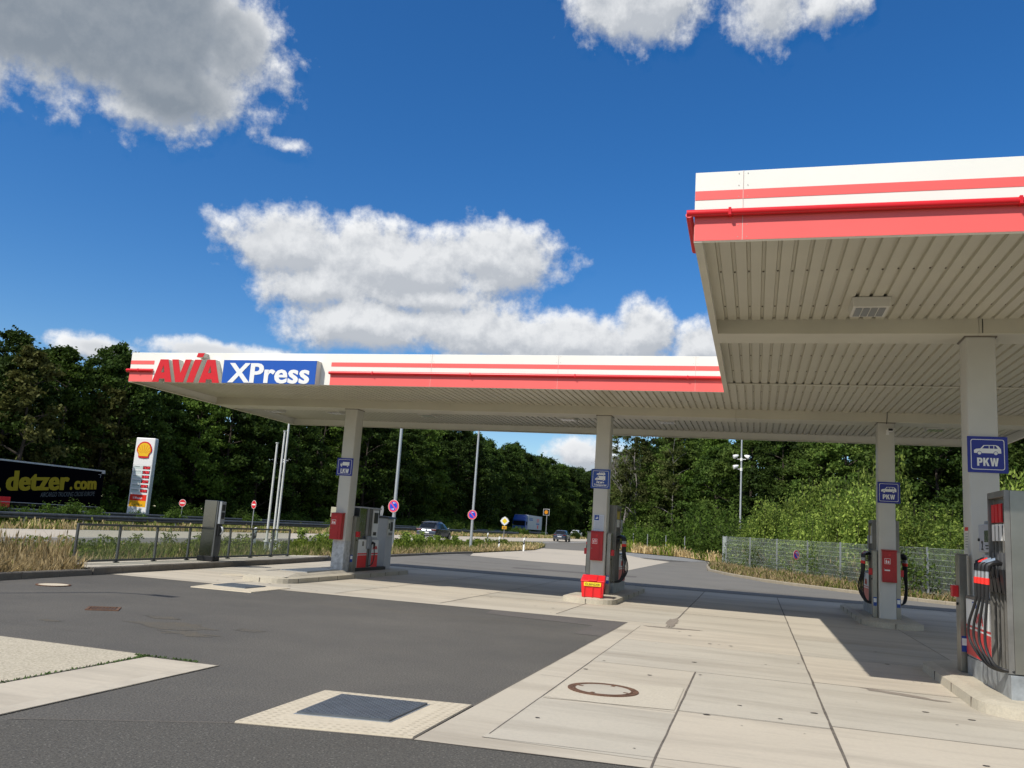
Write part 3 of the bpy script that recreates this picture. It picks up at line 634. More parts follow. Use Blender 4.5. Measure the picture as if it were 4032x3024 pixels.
for x, y in COLS:
    b = MB(); P = rrect(x, y, x+CW, y+CD, .028, 3); b.hexa([(*p, .149) for p in P], [(*p, 4.649) for p in P]); o = cp(b.build('pillar', m_col, canopy, smooth=True))
    b = MB(); b.box(x-.02, x+CW+.02, y-.012, y+CD+.012, 4.630, 4.6485); o2 = b.build('pillar_head', m_scr, o)
    if x < -10:
        b = MB(); P = rrect(x-.003, y-.003, x+CW+.003, y+CD+.003, .03, 3); b.hexa([(*p, .1495) for p in P], [(*p, .98) for p in P]); b.build('pillar_foot', mat('foot_paint_scratched', (.58, .60, .60), .5, c2=(.33, .34, .34), vs=9), o)
b = MB(); b.tube([(2.95, 12.6, 4.66), (2.951, 12.595, 4.8), (2.95, 12.6, 4.86)], .006, 6); b.tube([(2.93, 21.41, 4.6), (2.94, 21.40, 4.75), (2.93, 21.3, 4.87)], .008, 6); cp(b.build('cable', m_blk, canopy))

# raised red letters and the blue box sign
sign = thing('fascia_lettering', 'red raised capital letters with cream sides on the white canopy edge', 'sign', (-13.6, Y0, 4.64))
def lp(px, pz): z = 4.639+(1045-pz)*.00089; return (-14.549+(px-845)*.000983-.087*(z-4.639)/.574, z)
A = [[lp(*p) for p in ((845, 1045), (1110, 400), (1345, 400), (1435, 1045), (1240, 1045), (1228, 950), (1065, 950), (1048, 1045))], [lp(*p) for p in ((1198, 565), (1220, 775), (1122, 775))]]
Vv = [[lp(*p) for p in ((1457, 400), (1648, 400), (1697, 790), (1855, 400), (2030, 400), (1775, 1045), (1545, 1045))]]
I = [[(-13.535, 4.639), (-13.345, 4.639), (-13.169, 5.213), (-13.371, 5.213)], [(-13.335, 5.277), (-13.15, 5.277), (-13.115, 5.38), (-13.30, 5.38)]]
A2 = [[(x+1.36, z) for x, z in k] for k in A]
for lt in (A, Vv, I, A2):
    fr = ((0, 0, 0), (1, 0, 0), (0, 0, 1)); sh = [[(x+13.6, z-4.64) for x, z in k] for k in lt]
    o = shape(sh, ((0, -.001, 0), (1, 0, 0), (0, 0, 1)), m_rets, sign, 'letter', .165); shape(sh, ((0, -.167, 0), (1, 0, 0), (0, 0, 1)), m_red, o, 'letter_face', .008)
sign = thing('box_sign', 'blue box sign with white lettering on the white canopy edge', 'sign', (-11.24, Y0, 4.63))
MB().box(-1.27, 1.27, -.215, -.001, 0, .577).build('sign_case', m_rets, sign, bevel=.006)
MB().box(-1.262, 1.262, -.222, -.216, .006, .571).build('sign_face', m_blue, sign)
text('XPress', ((-1.10, -.223, .012), (1, 0, 0), (0, 0, 1)), 2.21, .485, m_w, sign, th=.004, bold=.034)

# ceiling lamps
def ceil_light(x, y, lab, first=[None]):
    if first[0] is None:
        t = thing('ceiling_lamp', lab, 'ceiling lamp', (x, y, ZD), group='flat lamps under the canopy ceiling')
        b = MB(); b.hexa([(-.22, -.32, -.135), (.22, -.32, -.135), (.22, .20, -.135), (-.22, .20, -.135)], [(-.235, -.34, -.004), (.235, -.34, -.004), (.235, .22, -.004), (-.235, .22, -.004)]); b.build('lamp_housing', m_rets, t, bevel=.006)
        for i in range(4): MB().box(-.185+i*.095, -.105+i*.095, -.27, .15, -.142, -.136).build('lamp_lens', m_lens, t)
        b = MB(); b.box(-.20, -.14, -.30, -.28, -.12, -.1); b.box(-.04, .04, -.31, -.28, -.12, -.1); b.box(.14, .20, -.30, -.28, -.12, -.1); b.build('clamp', m_steeld, t)
        first[0] = t
    else: dup(first[0], (x, y, ZD), 0, lab)
ceil_light(1.40, 11.75, 'square grey ceiling lamp with four lenses under the near canopy wing')
for x, lab in ((-14.45, 'flat ceiling lamp nearest the left end of the canopy'), (-12.35, 'flat ceiling lamp just left of the truck pillar'), (-9.35, 'flat ceiling lamp just right of the truck pillar'), (-5.1, 'flat ceiling lamp left of the car and van pillar'), (-2.35, 'flat ceiling lamp right of the car and van pillar'), (4.3, 'flat ceiling lamp right of the pillar with the security camera')):
    ceil_light(x, 23.25, lab)
t = thing('security_camera', 'white security camera on a bracket at the head of the pillar', 'camera', (2.96, 21.5, 4.42))
b = MB(); b.box(-.035, .035, -.012, -.001, -.06, .06); b.tube([(0, -.01, -.02), (0, -.06, -.04), (0, -.08, .0)], .015, 8); b.build('bracket', m_w, t)
b = MB(); b.box(-.02, .10, -.20, -.03, .0, .075); b.build('camera_housing', m_w, t, bevel=.01); MB().box(-.008, .088, -.205, -.2005, .01, .065).build('lens_window', m_blk, t)

# ---------------------------------------------------------------- pillar signs
def car_icon(x, z, w_):
    s_ = w_; P = [(0, .10), (0, .22), (.08, .27), (.24, .29), (.36, .43), (.80, .44), (.90, .40), (.99, .27), (1, .10), (.90, .10)]+[(.80+.085*math.cos(a), .10+.085*math.sin(a)) for a in [math.pi*i/6 for i in range(7)]]+[(.30, .10)]+[(.20+.085*math.cos(a), .10+.085*math.sin(a)) for a in [math.pi*i/6 for i in range(7)]]
    W1 = [(.30, .29), (.385, .40), (.55, .41), (.55, .29)]; W2 = [(.575, .29), (.575, .41), (.72, .41), (.72, .29)]; W3 = [(.745, .29), (.745, .41), (.80, .41), (.88, .29)]
    T_ = lambda q: [(x+a*s_, z+c*s_) for a, c in q]
    return [T_(P), T_(W1), T_(W2), T_(W3), T_(circle(.20, .10, .065, 16)), T_(circle(.80, .10, .065, 16))]
def van_icon(x, z, w_):
    P = [(0, .10), (.01, .24), (.12, .30), (.26, .45), (.34, .50), (1, .50), (1, .10), (.92, .10)]+[(.82+.085*math.cos(a), .10+.085*math.sin(a)) for a in [math.pi*i/6 for i in range(7)]]+[(.30, .10)]+[(.20+.085*math.cos(a), .10+.085*math.sin(a)) for a in [math.pi*i/6 for i in range(7)]]
    W1 = [(.17, .30), (.285, .43), (.36, .43), (.36, .30)]; T_ = lambda q: [(x+a*w_, z+c*w_) for a, c in q]
    return [T_(P), T_(W1), T_(circle(.20, .10, .065, 16)), T_(circle(.82, .10, .065, 16))]
def lorry_icon(x, z, w_):
    T_ = lambda q: [(x+a*w_, z+c*w_) for a, c in q]
    P = [(0, .12), (0, .24), (.05, .38), (.22, .38), (.22, .12)]; B_ = [(.25, .14), (.25, .50), (1, .50), (1, .14)]; W1 = [(.05, .25), (.08, .35), (.16, .35), (.16, .25)]
    return [T_(P), T_(W1), T_(B_), T_(circle(.12, .06, .065, 16)), T_(circle(.80, .06, .065, 16)), T_(circle(.47, .06, .065, 16))] if False else [T_(P), T_(W1), T_(B_), T_(circle(.13, .055, .06, 16)), T_(circle(.82, .055, .06, 16))]
GLY = {'L': (.60, [[(0, 0), (.6, 0), (.6, .22), (.27, .22), (.27, 1), (0, 1)]]),
 'P': (.72, [[(0, 0), (.27, 0), (.27, .36), (.5, .36), (.68, .45), (.72, .68), (.68, .9), (.5, 1), (0, 1)], [(.27, .55), (.42, .55), (.46, .68), (.42, .8), (.27, .8)]]),
 'K': (.82, [[(0, 0), (.27, 0), (.27, .33), (.36, .45), (.52, 0), (.82, 0), (.53, .62), (.8, 1), (.5, 1), (.27, .64), (.27, 1), (0, 1)]]),
 'W': (1.12, [[(.2, 0), (.46, 0), (.56, .55), (.66, 0), (.92, 0), (1.12, 1), (.86, 1), (.77, .42), (.67, 1), (.45, 1), (.35, .42), (.26, 1), (0, 1)]])}
def block(word, x0, z0, w_, h_):
    tot = sum(GLY[c][0] for c in word)+.09*(len(word)-1); x = 0; out = []
    for c in word:
        out += [[(x0+(x+a)*w_/tot, z0+b_*h_) for a, b_ in p] for p in GLY[c][1]]; x += GLY[c][0]+.09
    return out
def pillar_sign(i, off, kind, lab):
    x, y = COLS[i]; x = x+CW/2+off
    t = thing('pillar_sign', lab, 'sign', (x, y, 2.76), group=None); Wd = .245
    shape([rrect(-Wd, 0, Wd, .49, .006, 2)], ((0, -.004, 0), (1, 0, 0), (0, 0, 1)), m_navy if kind != 'v' else m_blue2, t, 'sign_plate', .012)
    shape([rrect(-Wd+.04, .04, Wd-.04, .45, .03), rrect(-Wd+.048, .048, Wd-.048, .442, .025)], ((0, -.017, 0), (1, 0, 0), (0, 0, 1)), m_w, t, 'border_line', .002)
    F = lambda a, c: ((a, -.0175, c), (1, 0, 0), (0, 0, 1))
    if kind == 'c': shape(car_icon(0, 0, .33), F(-.165, .23), m_w, t, 'car_pictogram', .002); shape(block('PKW', 0, 0, .26, .11), F(-.13, .09), m_w, t, 'lettering', .002)
    if kind == 'l': shape(lorry_icon(0, 0, .27), F(-.135, .245), m_w, t, 'lorry_pictogram', .002); shape(block('LKW', 0, 0, .25, .125), F(-.115, .07), m_w, t, 'lettering', .002)
    if kind == 'v':
        shape(car_icon(0, 0, .22), F(-.105, .325), m_w, t, 'car_pictogram', .002); shape(van_icon(0, 0, .26), F(-.14, .19), m_w, t, 'van_pictogram', .002)
        text('PKW+', F(-.10, .125), .20, .055, m_w, t, bold=.06); text('Transporter', F(-.165, .055), .33, .062, m_w, t, bold=.05)
m_blue2 = mat('plate_blue', (.015, .06, .30), .4)
pillar_sign(0, -.03, 'l', 'dark blue square sign with white lorry and LKW on the left pillar')
pillar_sign(1, -.01, 'v', 'blue square sign with car and van reading PKW+ Transporter on the middle pillar')
pillar_sign(2, .04, 'c', 'small looking dark blue PKW car sign on the farther right pillar with the red cabinet')
pillar_sign(3, .04, 'c', 'large dark blue PKW car sign on the nearest right pillar')

# red hydrant / extinguisher cabinets
def pictext(t, kind, yy, x0, z0, s_):
    F = lambda a, c, k=.0: ((a, yy-k, c), (1, 0, 0), (0, 0, 1))
    o = shape([rrect(0, 0, s_, s_, .004, 2)], F(x0, z0), m_w, t, 'pictogram', .002)
    shape([rrect(.008, .008, s_-.008, s_-.008, .003, 2)], F(x0, z0, .0025), m_red, o, 'pictogram_ground', .001)
    if kind == 'e':
        shape([[(.025, .02), (.052, .02), (.052, .072), (.046, .082), (.046, .095), (.030, .095), (.030, .082), (.025, .072)]], F(x0, z0, .004), m_w, o, 'extinguisher_symbol', .001)
        shape([[(.072, .02), (.098, .02), (.105, .045), (.095, .075), (.085, .06), (.078, .09), (.068, .06), (.065, .035)]], F(x0, z0, .004), m_w, o, 'flame_symbol', .001)
    else:
        shape([[(.03, .02), (.045, .02), (.045, .07), (.06, .09), (.085, .085), (.09, .06), (.07, .045), (.06, .06), (.052, .05), (.068, .03), (.1, .05), (.1, .09), (.07, .105), (.045, .10), (.03, .075)]], F(x0, z0, .004), m_w, o, 'blanket_symbol', .001)
def cabinet(i, w_, z0, z1, dep, off, kind, lab):
    x, y = COLS[i]; t = thing('fire_cabinet', lab, 'fire cabinet', (x+CW/2+off, y, z0)); h = z1-z0
    b = MB(); b.box(-w_/2, w_/2, -dep, -.004, 0, h); b.build('cabinet_body', m_cab, t, bevel=.008)
    b = MB(); b.hexa([(-w_/2-.01, -dep-.015, h-.002), (w_/2+.01, -dep-.015, h-.002), (w_/2+.01, -.002, h-.002), (-w_/2-.01, -.002, h-.002)], [(-w_/2-.01, -dep-.015, h+.01), (w_/2+.01, -dep-.015, h+.01), (w_/2+.01, -.002, h+.03), (-w_/2-.01, -.002, h+.03)]); b.build('cabinet_lid', m_cab, t)
    b = MB(); b.box(-w_/2+.02, w_/2-.08, -dep-.009, -dep-.001, .02, h-.02); b.build('cabinet_door', m_cab, t, bevel=.004)
    yy = -dep-.010; s_ = .125
    pictext(t, kind, yy, -w_/2+.045, h*.58, s_)
    b = MB(); b.cyl((.0, yy-.004, h*.87), (.0, yy, h*.87), .028, n=20); b.build('door_emblem', m_tagred, t)
    b = MB(); b.cyl((-w_/2+.04, yy-.008, h*.42), (-w_/2+.04, yy, h*.42), .010, n=10); b.build('lock', m_steel, t)
    if i == 2: MB().box(-w_/2+.045, -w_/2+.16, yy-.002, yy, h*.36, h*.40).build('sticker', m_w, t)
cabinet(0, .33, 1.01, 1.71, .19, -.045, 'e', 'dull red fire cabinet hanging on the left pillar above a scratched foot')
cabinet(1, .31, .965, 1.67, .10, -.02, 'b', 'red fire cabinet with white outlined symbol on the middle pillar above the red grit box')
cabinet(2, .31, .965, 1.67, .12, .03, 'e', 'red fire cabinet with extinguisher symbol and small sticker on the shaded right pillar')
t = thing('notice_board', 'white framed video surveillance notice with blue corner on the middle pillar', 'notice', (COLS[1][0]+CW/2-.005, COLS[1][1], 1.69))
MB().box(-.135, .135, -.014, -.002, 0, .42).build('frame', m_alu, t, bevel=.003); MB().box(-.12, .12, -.018, -.0145, .015, .405).build('sheet', mat('notice_paper', (.58, .64, .74), .4), t)
MB().box(-.115, .005, -.0195, -.0183, .27, .40).build('blue_field', m_blue2, t)
b = MB(); b.hexa([(-.08, -.0205, .30), (-.02, -.0205, .315), (-.02, -.0205, .345), (-.08, -.0205, .33)], [(-.08, -.0198, .30), (-.02, -.0198, .315), (-.02, -.0198, .345), (-.08, -.0198, .33)]); b.box(-.05, -.044, -.0205, -.0198, .345, .385); b.build('camera_symbol', m_w, t)
b = MB(); [b.box(.015 if k < 9 else -.11, .11, -.0192, -.0183, .388-.016*k-.005, .388-.016*k) for k in range(22)]; b.build('fine_print', mat('print', (.30, .31, .33), .6), t)

# grit box
t = thing('grit_box', 'bright red plastic grit box with yellow plate on the middle island', 'grit box', (-3.66, 20.36, .15))
t['label'] = 'bright red plastic oil binder box with yellow plate on the middle island kerb'
t.rotation_euler = (0, 0, R(6))
b = MB(); b.hexa([(-.245, -.19, 0), (.245, -.19, 0), (.245, .19, 0), (-.245, .19, 0)], [(-.27, -.215, .36), (.27, -.215, .36), (.27, .215, .36), (-.27, .215, .36)]); b.build('box_body', m_boxred, t, bevel=.015)
b = MB(); b.hexa([(-.285, -.23, .355), (.285, -.23, .355), (.285, .225, .355), (-.285, .225, .355)], [(-.28, -.225, .385), (.28, -.225, .385), (.27, .22, .50), (-.27, .22, .50)]); b.build('lid', m_boxred, t, bevel=.012)
b = MB(); b.hexa([(-.10, -.245, .375), (.10, -.245, .375), (.11, .10, .46), (-.11, .10, .46)], [(-.10, -.245, .40), (.10, -.245, .40), (.10, .15, .505), (-.10, .15, .505)]); b.build('lid_handle', m_boxred, t, bevel=.01)
b = MB()
for x in (-.19, .0, .19): b.hexa([(x-.012, -.212, .0), (x+.012, -.212, .0), (x+.012, -.19, 0), (x-.012, -.19, 0)], [(x-.012, -.228, .24), (x+.012, -.228, .24), (x+.012, -.20, .24), (x-.012, -.20, .24)])
b.build('rib', m_boxred, t)
b = MB(); b.box(-.20, .20, -.2345, -.222, .255, .345); b.build('name_plate', m_yel, t, bevel=.003)
text('\u00d6LBINDER', ((-.175, -.235, .272), (1, 0, 0), (0, 0, 1)), .35, .062, m_blk, t, bold=.0, th=.002)
t['label'] = 'bright red plastic oil binder box with yellow name plate on the middle island kerb'

# ---------------------------------------------------------------- fuel pumps
def nozzle(parent, yi, col_m, s_=-1):
    """pistol nozzle parked on the side s_ (-1: left); returns the part"""
    X = lambda x: x*s_*-1
    b = MB(); b.tube([(X(-.28), yi, 1.33), (X(-.33), yi, 1.345), (X(-.385), yi-.01, 1.34), (X(-.43), yi-.015, 1.30), (X(-.435), yi-.015, 1.24)], [.02, .035, .036, .032, .027], 8)
    n = b.build('nozzle', m_blk, parent, smooth=True)
    b = MB(); b.tube([(X(-.405), yi-.01, 1.255), (X(-.37), yi-.01, 1.16), (X(-.33), yi-.01, 1.18), (X(-.32), yi, 1.31)], .007, 6); b.build('trigger_guard', m_blk, n)
    b = MB(); b.hexa([(X(-.445), yi-.045, 1.335), (X(-.445), yi+.02, 1.335), (X(-.355), yi+.025, 1.37), (X(-.355), yi-.04, 1.37)], [(X(-.435), yi-.04, 1.355), (X(-.435), yi+.015, 1.355), (X(-.355), yi+.02, 1.395), (X(-.355), yi-.035, 1.395)]); b.build('nozzle_cap', col_m, n)
    MB().cyl((X(-.435), yi-.015, 1.24), (X(-.437), yi-.015, 1.15), .021, n=12).build('swivel', m_galv, n, smooth=True)
    MB().cyl((X(-.437), yi-.015, 1.165), (X(-.438), yi-.015, 1.095), .027, n=12).build('red_collar', m_tagred2, n, smooth=True)
    return n
m_tagred2 = mat('collar_red', (.85, .03, .02), .4)
m_capb = mat('cap_grey_blue', (.22, .28, .36), .4); m_gold2 = mat('grade_yellow', (.50, .38, .05), .45); m_wh2 = mat('grade_white', (.55, .55, .50), .45)
def fuel_pump(loc, lab, num, cols, detail=True):
    t = thing('fuel_pump', lab, 'fuel pump', loc, group=None)
    b = MB(); b.hexa([(-.262, -.03, -.002), (.322, -.03, -.002), (.322, 1.95, -.002), (-.262, 1.95, -.002)], [(-.262, -.03, .25), (.322, -.03, .25), (.322, 1.95, .22), (-.262, 1.95, .22)]); b.build('base_plinth', m_plinth, t, bevel=.004)
    b = MB(); b.box(-.21, .27, .0, .70, .26, 2.24); body = b.build('hose_cabinet', m_steel, t, bevel=.006)
    b = MB()
    for s_ in (-1, 1):                                    # uprights between the hose tracks
        x0, x1 = ((-.27, -.212) if s_ < 0 else (.272, .33))
        for yi in (0.0, .215, .375, .535, .69): b.box(x0 if yi in (0., .69) else (x0+.03 if s_ < 0 else x0), x1 if yi in (0., .69) else (x1 if s_ < 0 else x1-.03), yi, yi+(.022 if yi in (0., .69) else .010), .26, 2.24 if yi in (0., .69) else 1.85)
        b.box(x0, x1, .022, .69, 2.17, 2.24)
    b.build('hose_track', m_steeld, t, bevel=.003)
    for s_ in (-1, 1):
        for k, yi in enumerate((.11, .285, .445, .60)):
            xs = (-.243, -.214) if s_ < 0 else (.274, .303)
            c = cols[k]
            MB().box(*xs, yi-.06, yi+.06, 1.89, 2.10).build('grade_label', c, t)
            MB().box(*xs, yi-.05, yi+.05, 1.68, 1.87).build('grade_plate', m_w, t)
            b = MB(); x0, x1 = ((-.30, -.214) if s_ < 0 else (.274, .36)); b.hexa([(x0+.03*(s_ < 0), yi-.055, 1.10), (x1-.03*(s_ > 0), yi-.055, 1.10), (x1-.03*(s_ > 0), yi+.055, 1.10), (x0+.03*(s_ < 0), yi+.055, 1.10)], [(x0, yi-.055, 1.36), (x1, yi-.055, 1.36), (x1, yi+.055, 1.36), (x0, yi+.055, 1.36)])
            b.build('nozzle_boot', m_blk, t)
            b = MB(); b.box(min(xs)-.01, max(xs), yi-.05, yi+.05, 1.36, 1.55); b.build('boot_top', mat_bt, t)
            off = Vector((0 if s_ < 0 else .06, 0, 0))
            n = nozzle(t, yi, (m_capb, m_capb, m_tagred2, m_blk)[k] if s_ < 0 else m_blk, s_); n.location = off+Vector((0, 0, .09))
            X = lambda x: x*-s_
            P = [(X(-.437), yi-.015, 1.18), (X(-.442), yi+.00, 1.0), (X(-.455-.015*k), yi+.06+.02*k, .70), (X(-.45-.012*k), yi+.05+.015*k, .50), (X(-.40), yi*.7, .345-.012*k), (X(-.31), yi*.3+.03, .295-.010*k), (X(-.215), -.0+.02*k, .285)]
            h = MB(); h.tube(smooth_path(P, 6), .0155, 10); h = h.build('hose', m_rub, t, smooth=True); h.location = off
            h2 = MB(); h2.tube([(X(-.437), yi-.015, 1.185), (X(-.439), yi-.01, 1.12), (X(-.442), yi-.003, 1.04)], [.024, .023, .019], 10); h2.build('hose_sleeve', m_rub, h, smooth=True)
    b = MB(); b.box(-.25, .31, .72, 1.96, .23, .955); low = b.build('meter_cabinet', m_grey, t, bevel=.006)
    b = MB(); b.box(-.265, .325, .715, 1.965, .956, .985); b.build('cabinet_top', m_steeld, t, bevel=.003)
    for s_, xa in ((-1, -.251), (1, .311)):
        x0, x1 = sorted((xa, xa+.012*s_)); x0b, x1b = sorted((xa+.0125*s_, xa+.0145*s_))
        MB().box(x0, x1, .74, 1.95, .25, .945).build('side_panel', m_w, t)
        pnl = MB().box(x0b, x1b, .742, 1.948, .252, .575).build('panel_red', m_red, t)
        MB().box(x0b, x1b, .742, 1.948, .60, .625).build('panel_stripe', m_red, t)
        fr = ((xa+.0125*s_, 1.52 if s_ < 0 else 1.08, .66), (0, s_, 0), (0, 0, 1)); text('AVIA', fr, .44, .14, m_red, t, bold=.06)
        fr = ((xa+.0125*s_, 1.66 if s_ < 0 else .94, .86), (0, s_, 0), (0, 0, 1)); MB().box(x0b, x1b, 1.40 if s_ < 0 else .98, 1.62 if s_ < 0 else 1.2, .85, .925).build('small_blue_label', m_blue2, t)
        fr = ((xa+.0148*s_, 1.60 if s_ < 0 else 1.0, .865), (0, s_, 0), (0, 0, 1)); text('XPress', fr, .18, .045, m_w, t, bold=.02)
    b = MB(); b.box(-.14, .20, .72, 1.46, .985, 1.94); b.build('computer_head', m_grey, t, bevel=.01)
    for s_, xa in ((-1, -.215), (1, .275)):
        x0, x1 = sorted((xa, -.141 if s_ < 0 else .201)); b = MB(); b.box(x0, x1, .74, 1.42, 1.55, 1.89); d = b.build('display_head', m_disp, t, bevel=.012)
        xf = lambda e: sorted((xa+.001*s_, xa+e*s_))
        MB().box(*xf(.004), .90, 1.12, 1.67, 1.81).build('display_window', m_screen, d); MB().box(*xf(.004), .90, 1.08, 1.62, 1.635).build('fine_print', m_blk, d); MB().box(*xf(.004), .90, 1.05, 1.585, 1.60).build('fine_print', m_blk, d)
        text(num, ((xa+.002*s_, 1.27 if s_ < 0 else 1.18, 1.575), (0, s_, 0), (0, 0, 1)), .08, .11, m_blk, d, bold=.01)
        MB().cyl((xa, 1.37, 1.70), (xa+.018*s_, 1.37, 1.70), .018, n=14).build('knob', m_blk, d)
        x0, x1 = sorted((xa+.03*-s_, -.141 if s_ < 0 else .201)); b = MB(); b.box(x0, x1, .95, 1.40, 1.10, 1.52); k = b.build('card_reader', m_disp, t, bevel=.008)
        e = sorted((xa+.031*-s_, xa+.027*-s_)); MB().box(*e, 1.15, 1.34, 1.25, 1.46).build('reader_screen', m_screen, k); MB().box(*e, 1.02, 1.12, 1.3, 1.42).build('reader_keys', m_blk, k)
    return t
mat_bt = mat('holster_grey', (.10, .105, .11), .5)
RD, BK = m_red, m_blk
fuel_pump((2.93, 10.67, .15), 'stainless steel fuel pump numbered 2 with four black hoses beside the nearest pillar', '2', (BK, RD, RD, RD))
fuel_pump((-3.80, 22.32, .15), 'fuel pump with yellow grade labels and hoses behind the middle pillar', '4', (m_gold2, m_gold2, m_gold2, m_gold2))
fuel_pump((2.98, 22.32, .15), 'fuel pump with black hoses standing behind the shaded right pillar', '3', (m_gold2, m_wh2, m_wh2, m_gold2))
def service_post(x, y, side, lab, h=1.5, w_=.095, d_=.22):
    t = thing('service_post', lab, 'post', (x, y, .15))
    MB().box(-w_/2, w_/2, -d_/2, d_/2, 0, h).build('post_body', m_steel, t, bevel=.004); MB().box(-w_/2-.012, w_/2+.012, -d_/2-.012, d_/2+.012, h, h+.018).build('cap', m_steeld, t)
    x0, x1 = sorted((side*w_/2, side*(w_/2+.075))); MB().box(x0, x1, -.06, .06, .95, 1.10).build('red_box', m_tagred, t, bevel=.004)
    MB().cyl((side*w_/2, -.0, .86), (side*(w_/2+.02), -.0, .86), .018, n=12).build('knob', m_blk, t)
    MB().box(-w_/2+.01, w_/2-.01, -d_/2-.002, -d_/2-.0005, .26, .46).build('sticker', m_blue2, t)
    MB().box(-w_/2+.016, w_/2-.016, -d_/2-.0035, -d_/2-.0025, .34, .43).build('sticker_symbol', m_w, t)
service_post(2.655, 12.80, -1, 'steel service post with red box left of the nearest pillar')
service_post(-4.05, 21.75, -1, 'steel service post left of the middle pillar')
service_post(-3.54, 21.75, 1, 'steel service post right of the middle pillar')
service_post(2.68, 21.72, -1, 'steel service post with red box left of the shaded right pillar')
service_post(3.17, 21.66, 1, 'steel service post right of the shaded right pillar')
service_post(-10.75, 22.03, 1, 'steel service post with red box on the right side of the left pillar')
t = thing('price_notice', 'small white notice with red heading on the side of the nearest pillar', 'notice', (2.77, 12.95, 1.73))
MB().box(-.006, -.001, -.09, .09, 0, .30).build('sheet', m_wdull, t); MB().box(-.008, -.0062, -.088, .088, .25, .298).build('heading', m_red, t)
b = MB(); [b.box(-.0075, -.0062, -.07, .07, .03+.035*k, .037+.035*k) for k in range(6)]; b.build('fine_print', m_blk, t)

# truck pump on the left island
t = thing('truck_pump', 'grey truck diesel pump with red and white panels behind the left pillar', 'fuel pump', (-10.98, 22.2, .15))
MB().box(-.28, .27, -.02, 2.0, 0, .09).build('base_plinth', m_blk, t)
MB().box(-.26, .25, .0, .34, .09, .90).build('end_cabinet', m_grey, t, bevel=.005); MB().box(-.26, .24, .345, 1.40, .09, .895).build('meter_cabinet', m_grey, t, bevel=.005)
for y0, y1 in ((.02, .60), (.92, 1.36)):
    MB().box(.251, .262, y0, y1, .10, .88).build('side_panel', m_w, t); MB().box(.2625, .2645, y0, y1, .10, .44).build('panel_red', m_boxred, t); MB().box(.2625, .2645, y0, y1, .46, .50).build('panel_stripe', m_boxred, t)
text('AVIA', ((.2626, .98, .60), (0, 1, 0), (0, 0, 1)), .32, .10, m_red, t, bold=.06)
MB().box(.2625, .266, .26, .37, .70, .83).build('type_plate', m_steeld, t)
MB().box(-.25, .22, .02, .52, .905, 1.76).build('steel_housing', m_steel2, t, bevel=.006); MB().box(-.27, .25, .0, 1.42, 1.76, 1.80).build('roof_cap', m_lgrey, t, bevel=.004)
MB().box(-.24, .20, .56, 1.36, .90, 1.76).build('computer_head', m_lgrey, t, bevel=.006)
MB().box(.201, .22, .62, .85, .95, 1.74).build('display_panel', m_lgrey, t, bevel=.003); MB().box(.221, .226, .66, .80, 1.30, 1.60).build('display_window', m_screen, t)
MB().box(.201, .215, .95, 1.32, .95, 1.72).build('keypad_panel', m_w, t); MB().box(.216, .222, 1.0, 1.27, 1.35, 1.66).build('display_window', m_blk, t); MB().box(.216, .222, 1.02, 1.22, 1.0, 1.10).build('card_slot', m_blk, t)
MB().box(-.07, .10, -.006, -.001, 1.15, 1.27).build('warning_label', m_w, t)
b = MB(); [b.box(-.05+.045*k, -.02+.045*k, -.008, -.0065, 1.17, 1.2) for k in range(3)]; b.build('warning_symbol', m_blk, t)
MB().box(-.09, .06, -.006, -.001, .93, 1.04).build('notice', m_wdull, t)
b = MB(); b.box(.22, .34, .52, .72, .62, .98); b.build('nozzle_boot', m_grey, t, bevel=.02)
b = MB(); b.tube([(.30, .72, .72), (.34, .80, .80), (.36, .86, .78), (.35, .88, .66)], [.02, .035, .035, .022], 8); n = b.build('nozzle', m_blk, t, smooth=True)
b = MB(); b.tube(smooth_path([(.35, .88, .66), (.37, .90, .45), (.38, .80, .22), (.33, .66, .14), (.24, .60, .14)]), .016, 8); b.build('hose', m_rub, t, smooth=True)
b = MB(); b.box(.245, .29, .60, .64, .09, 1.76); b.box(.245, .29, .70, .73, .09, 1.76); b.build('hose_track', m_steeld, t)
t = thing('payment_terminal', 'tall grey payment terminal on the left island behind the truck pump', 'terminal', (-10.98, 24.45, .15))
b = MB(); b.box(-.2, .2, -.24, .24, 0, 1.52); b.build('terminal_body', m_lgrey, t, bevel=.008)
b = MB(); b.hexa([(-.24, -.27, 1.52), (.27, -.27, 1.52), (.27, .27, 1.52), (-.24, .27, 1.52)], [(-.24, -.27, 1.60), (.25, -.27, 1.57), (.25, .27, 1.57), (-.24, .27, 1.60)]); b.build('terminal_roof', m_dgrey, t)
MB().box(.201, .215, -.2, .2, .98, 1.48).build('front_panel', m_wdull, t); MB().box(.216, .22, -.03, .15, 1.15, 1.42).build('screen', m_blk, t); MB().box(.216, .222, -.16, -.07, 1.2, 1.38).build('card_slot', m_screen, t); MB().box(.216, .23, -.12, .12, 1.02, 1.10).build('keypad', m_steeld, t)

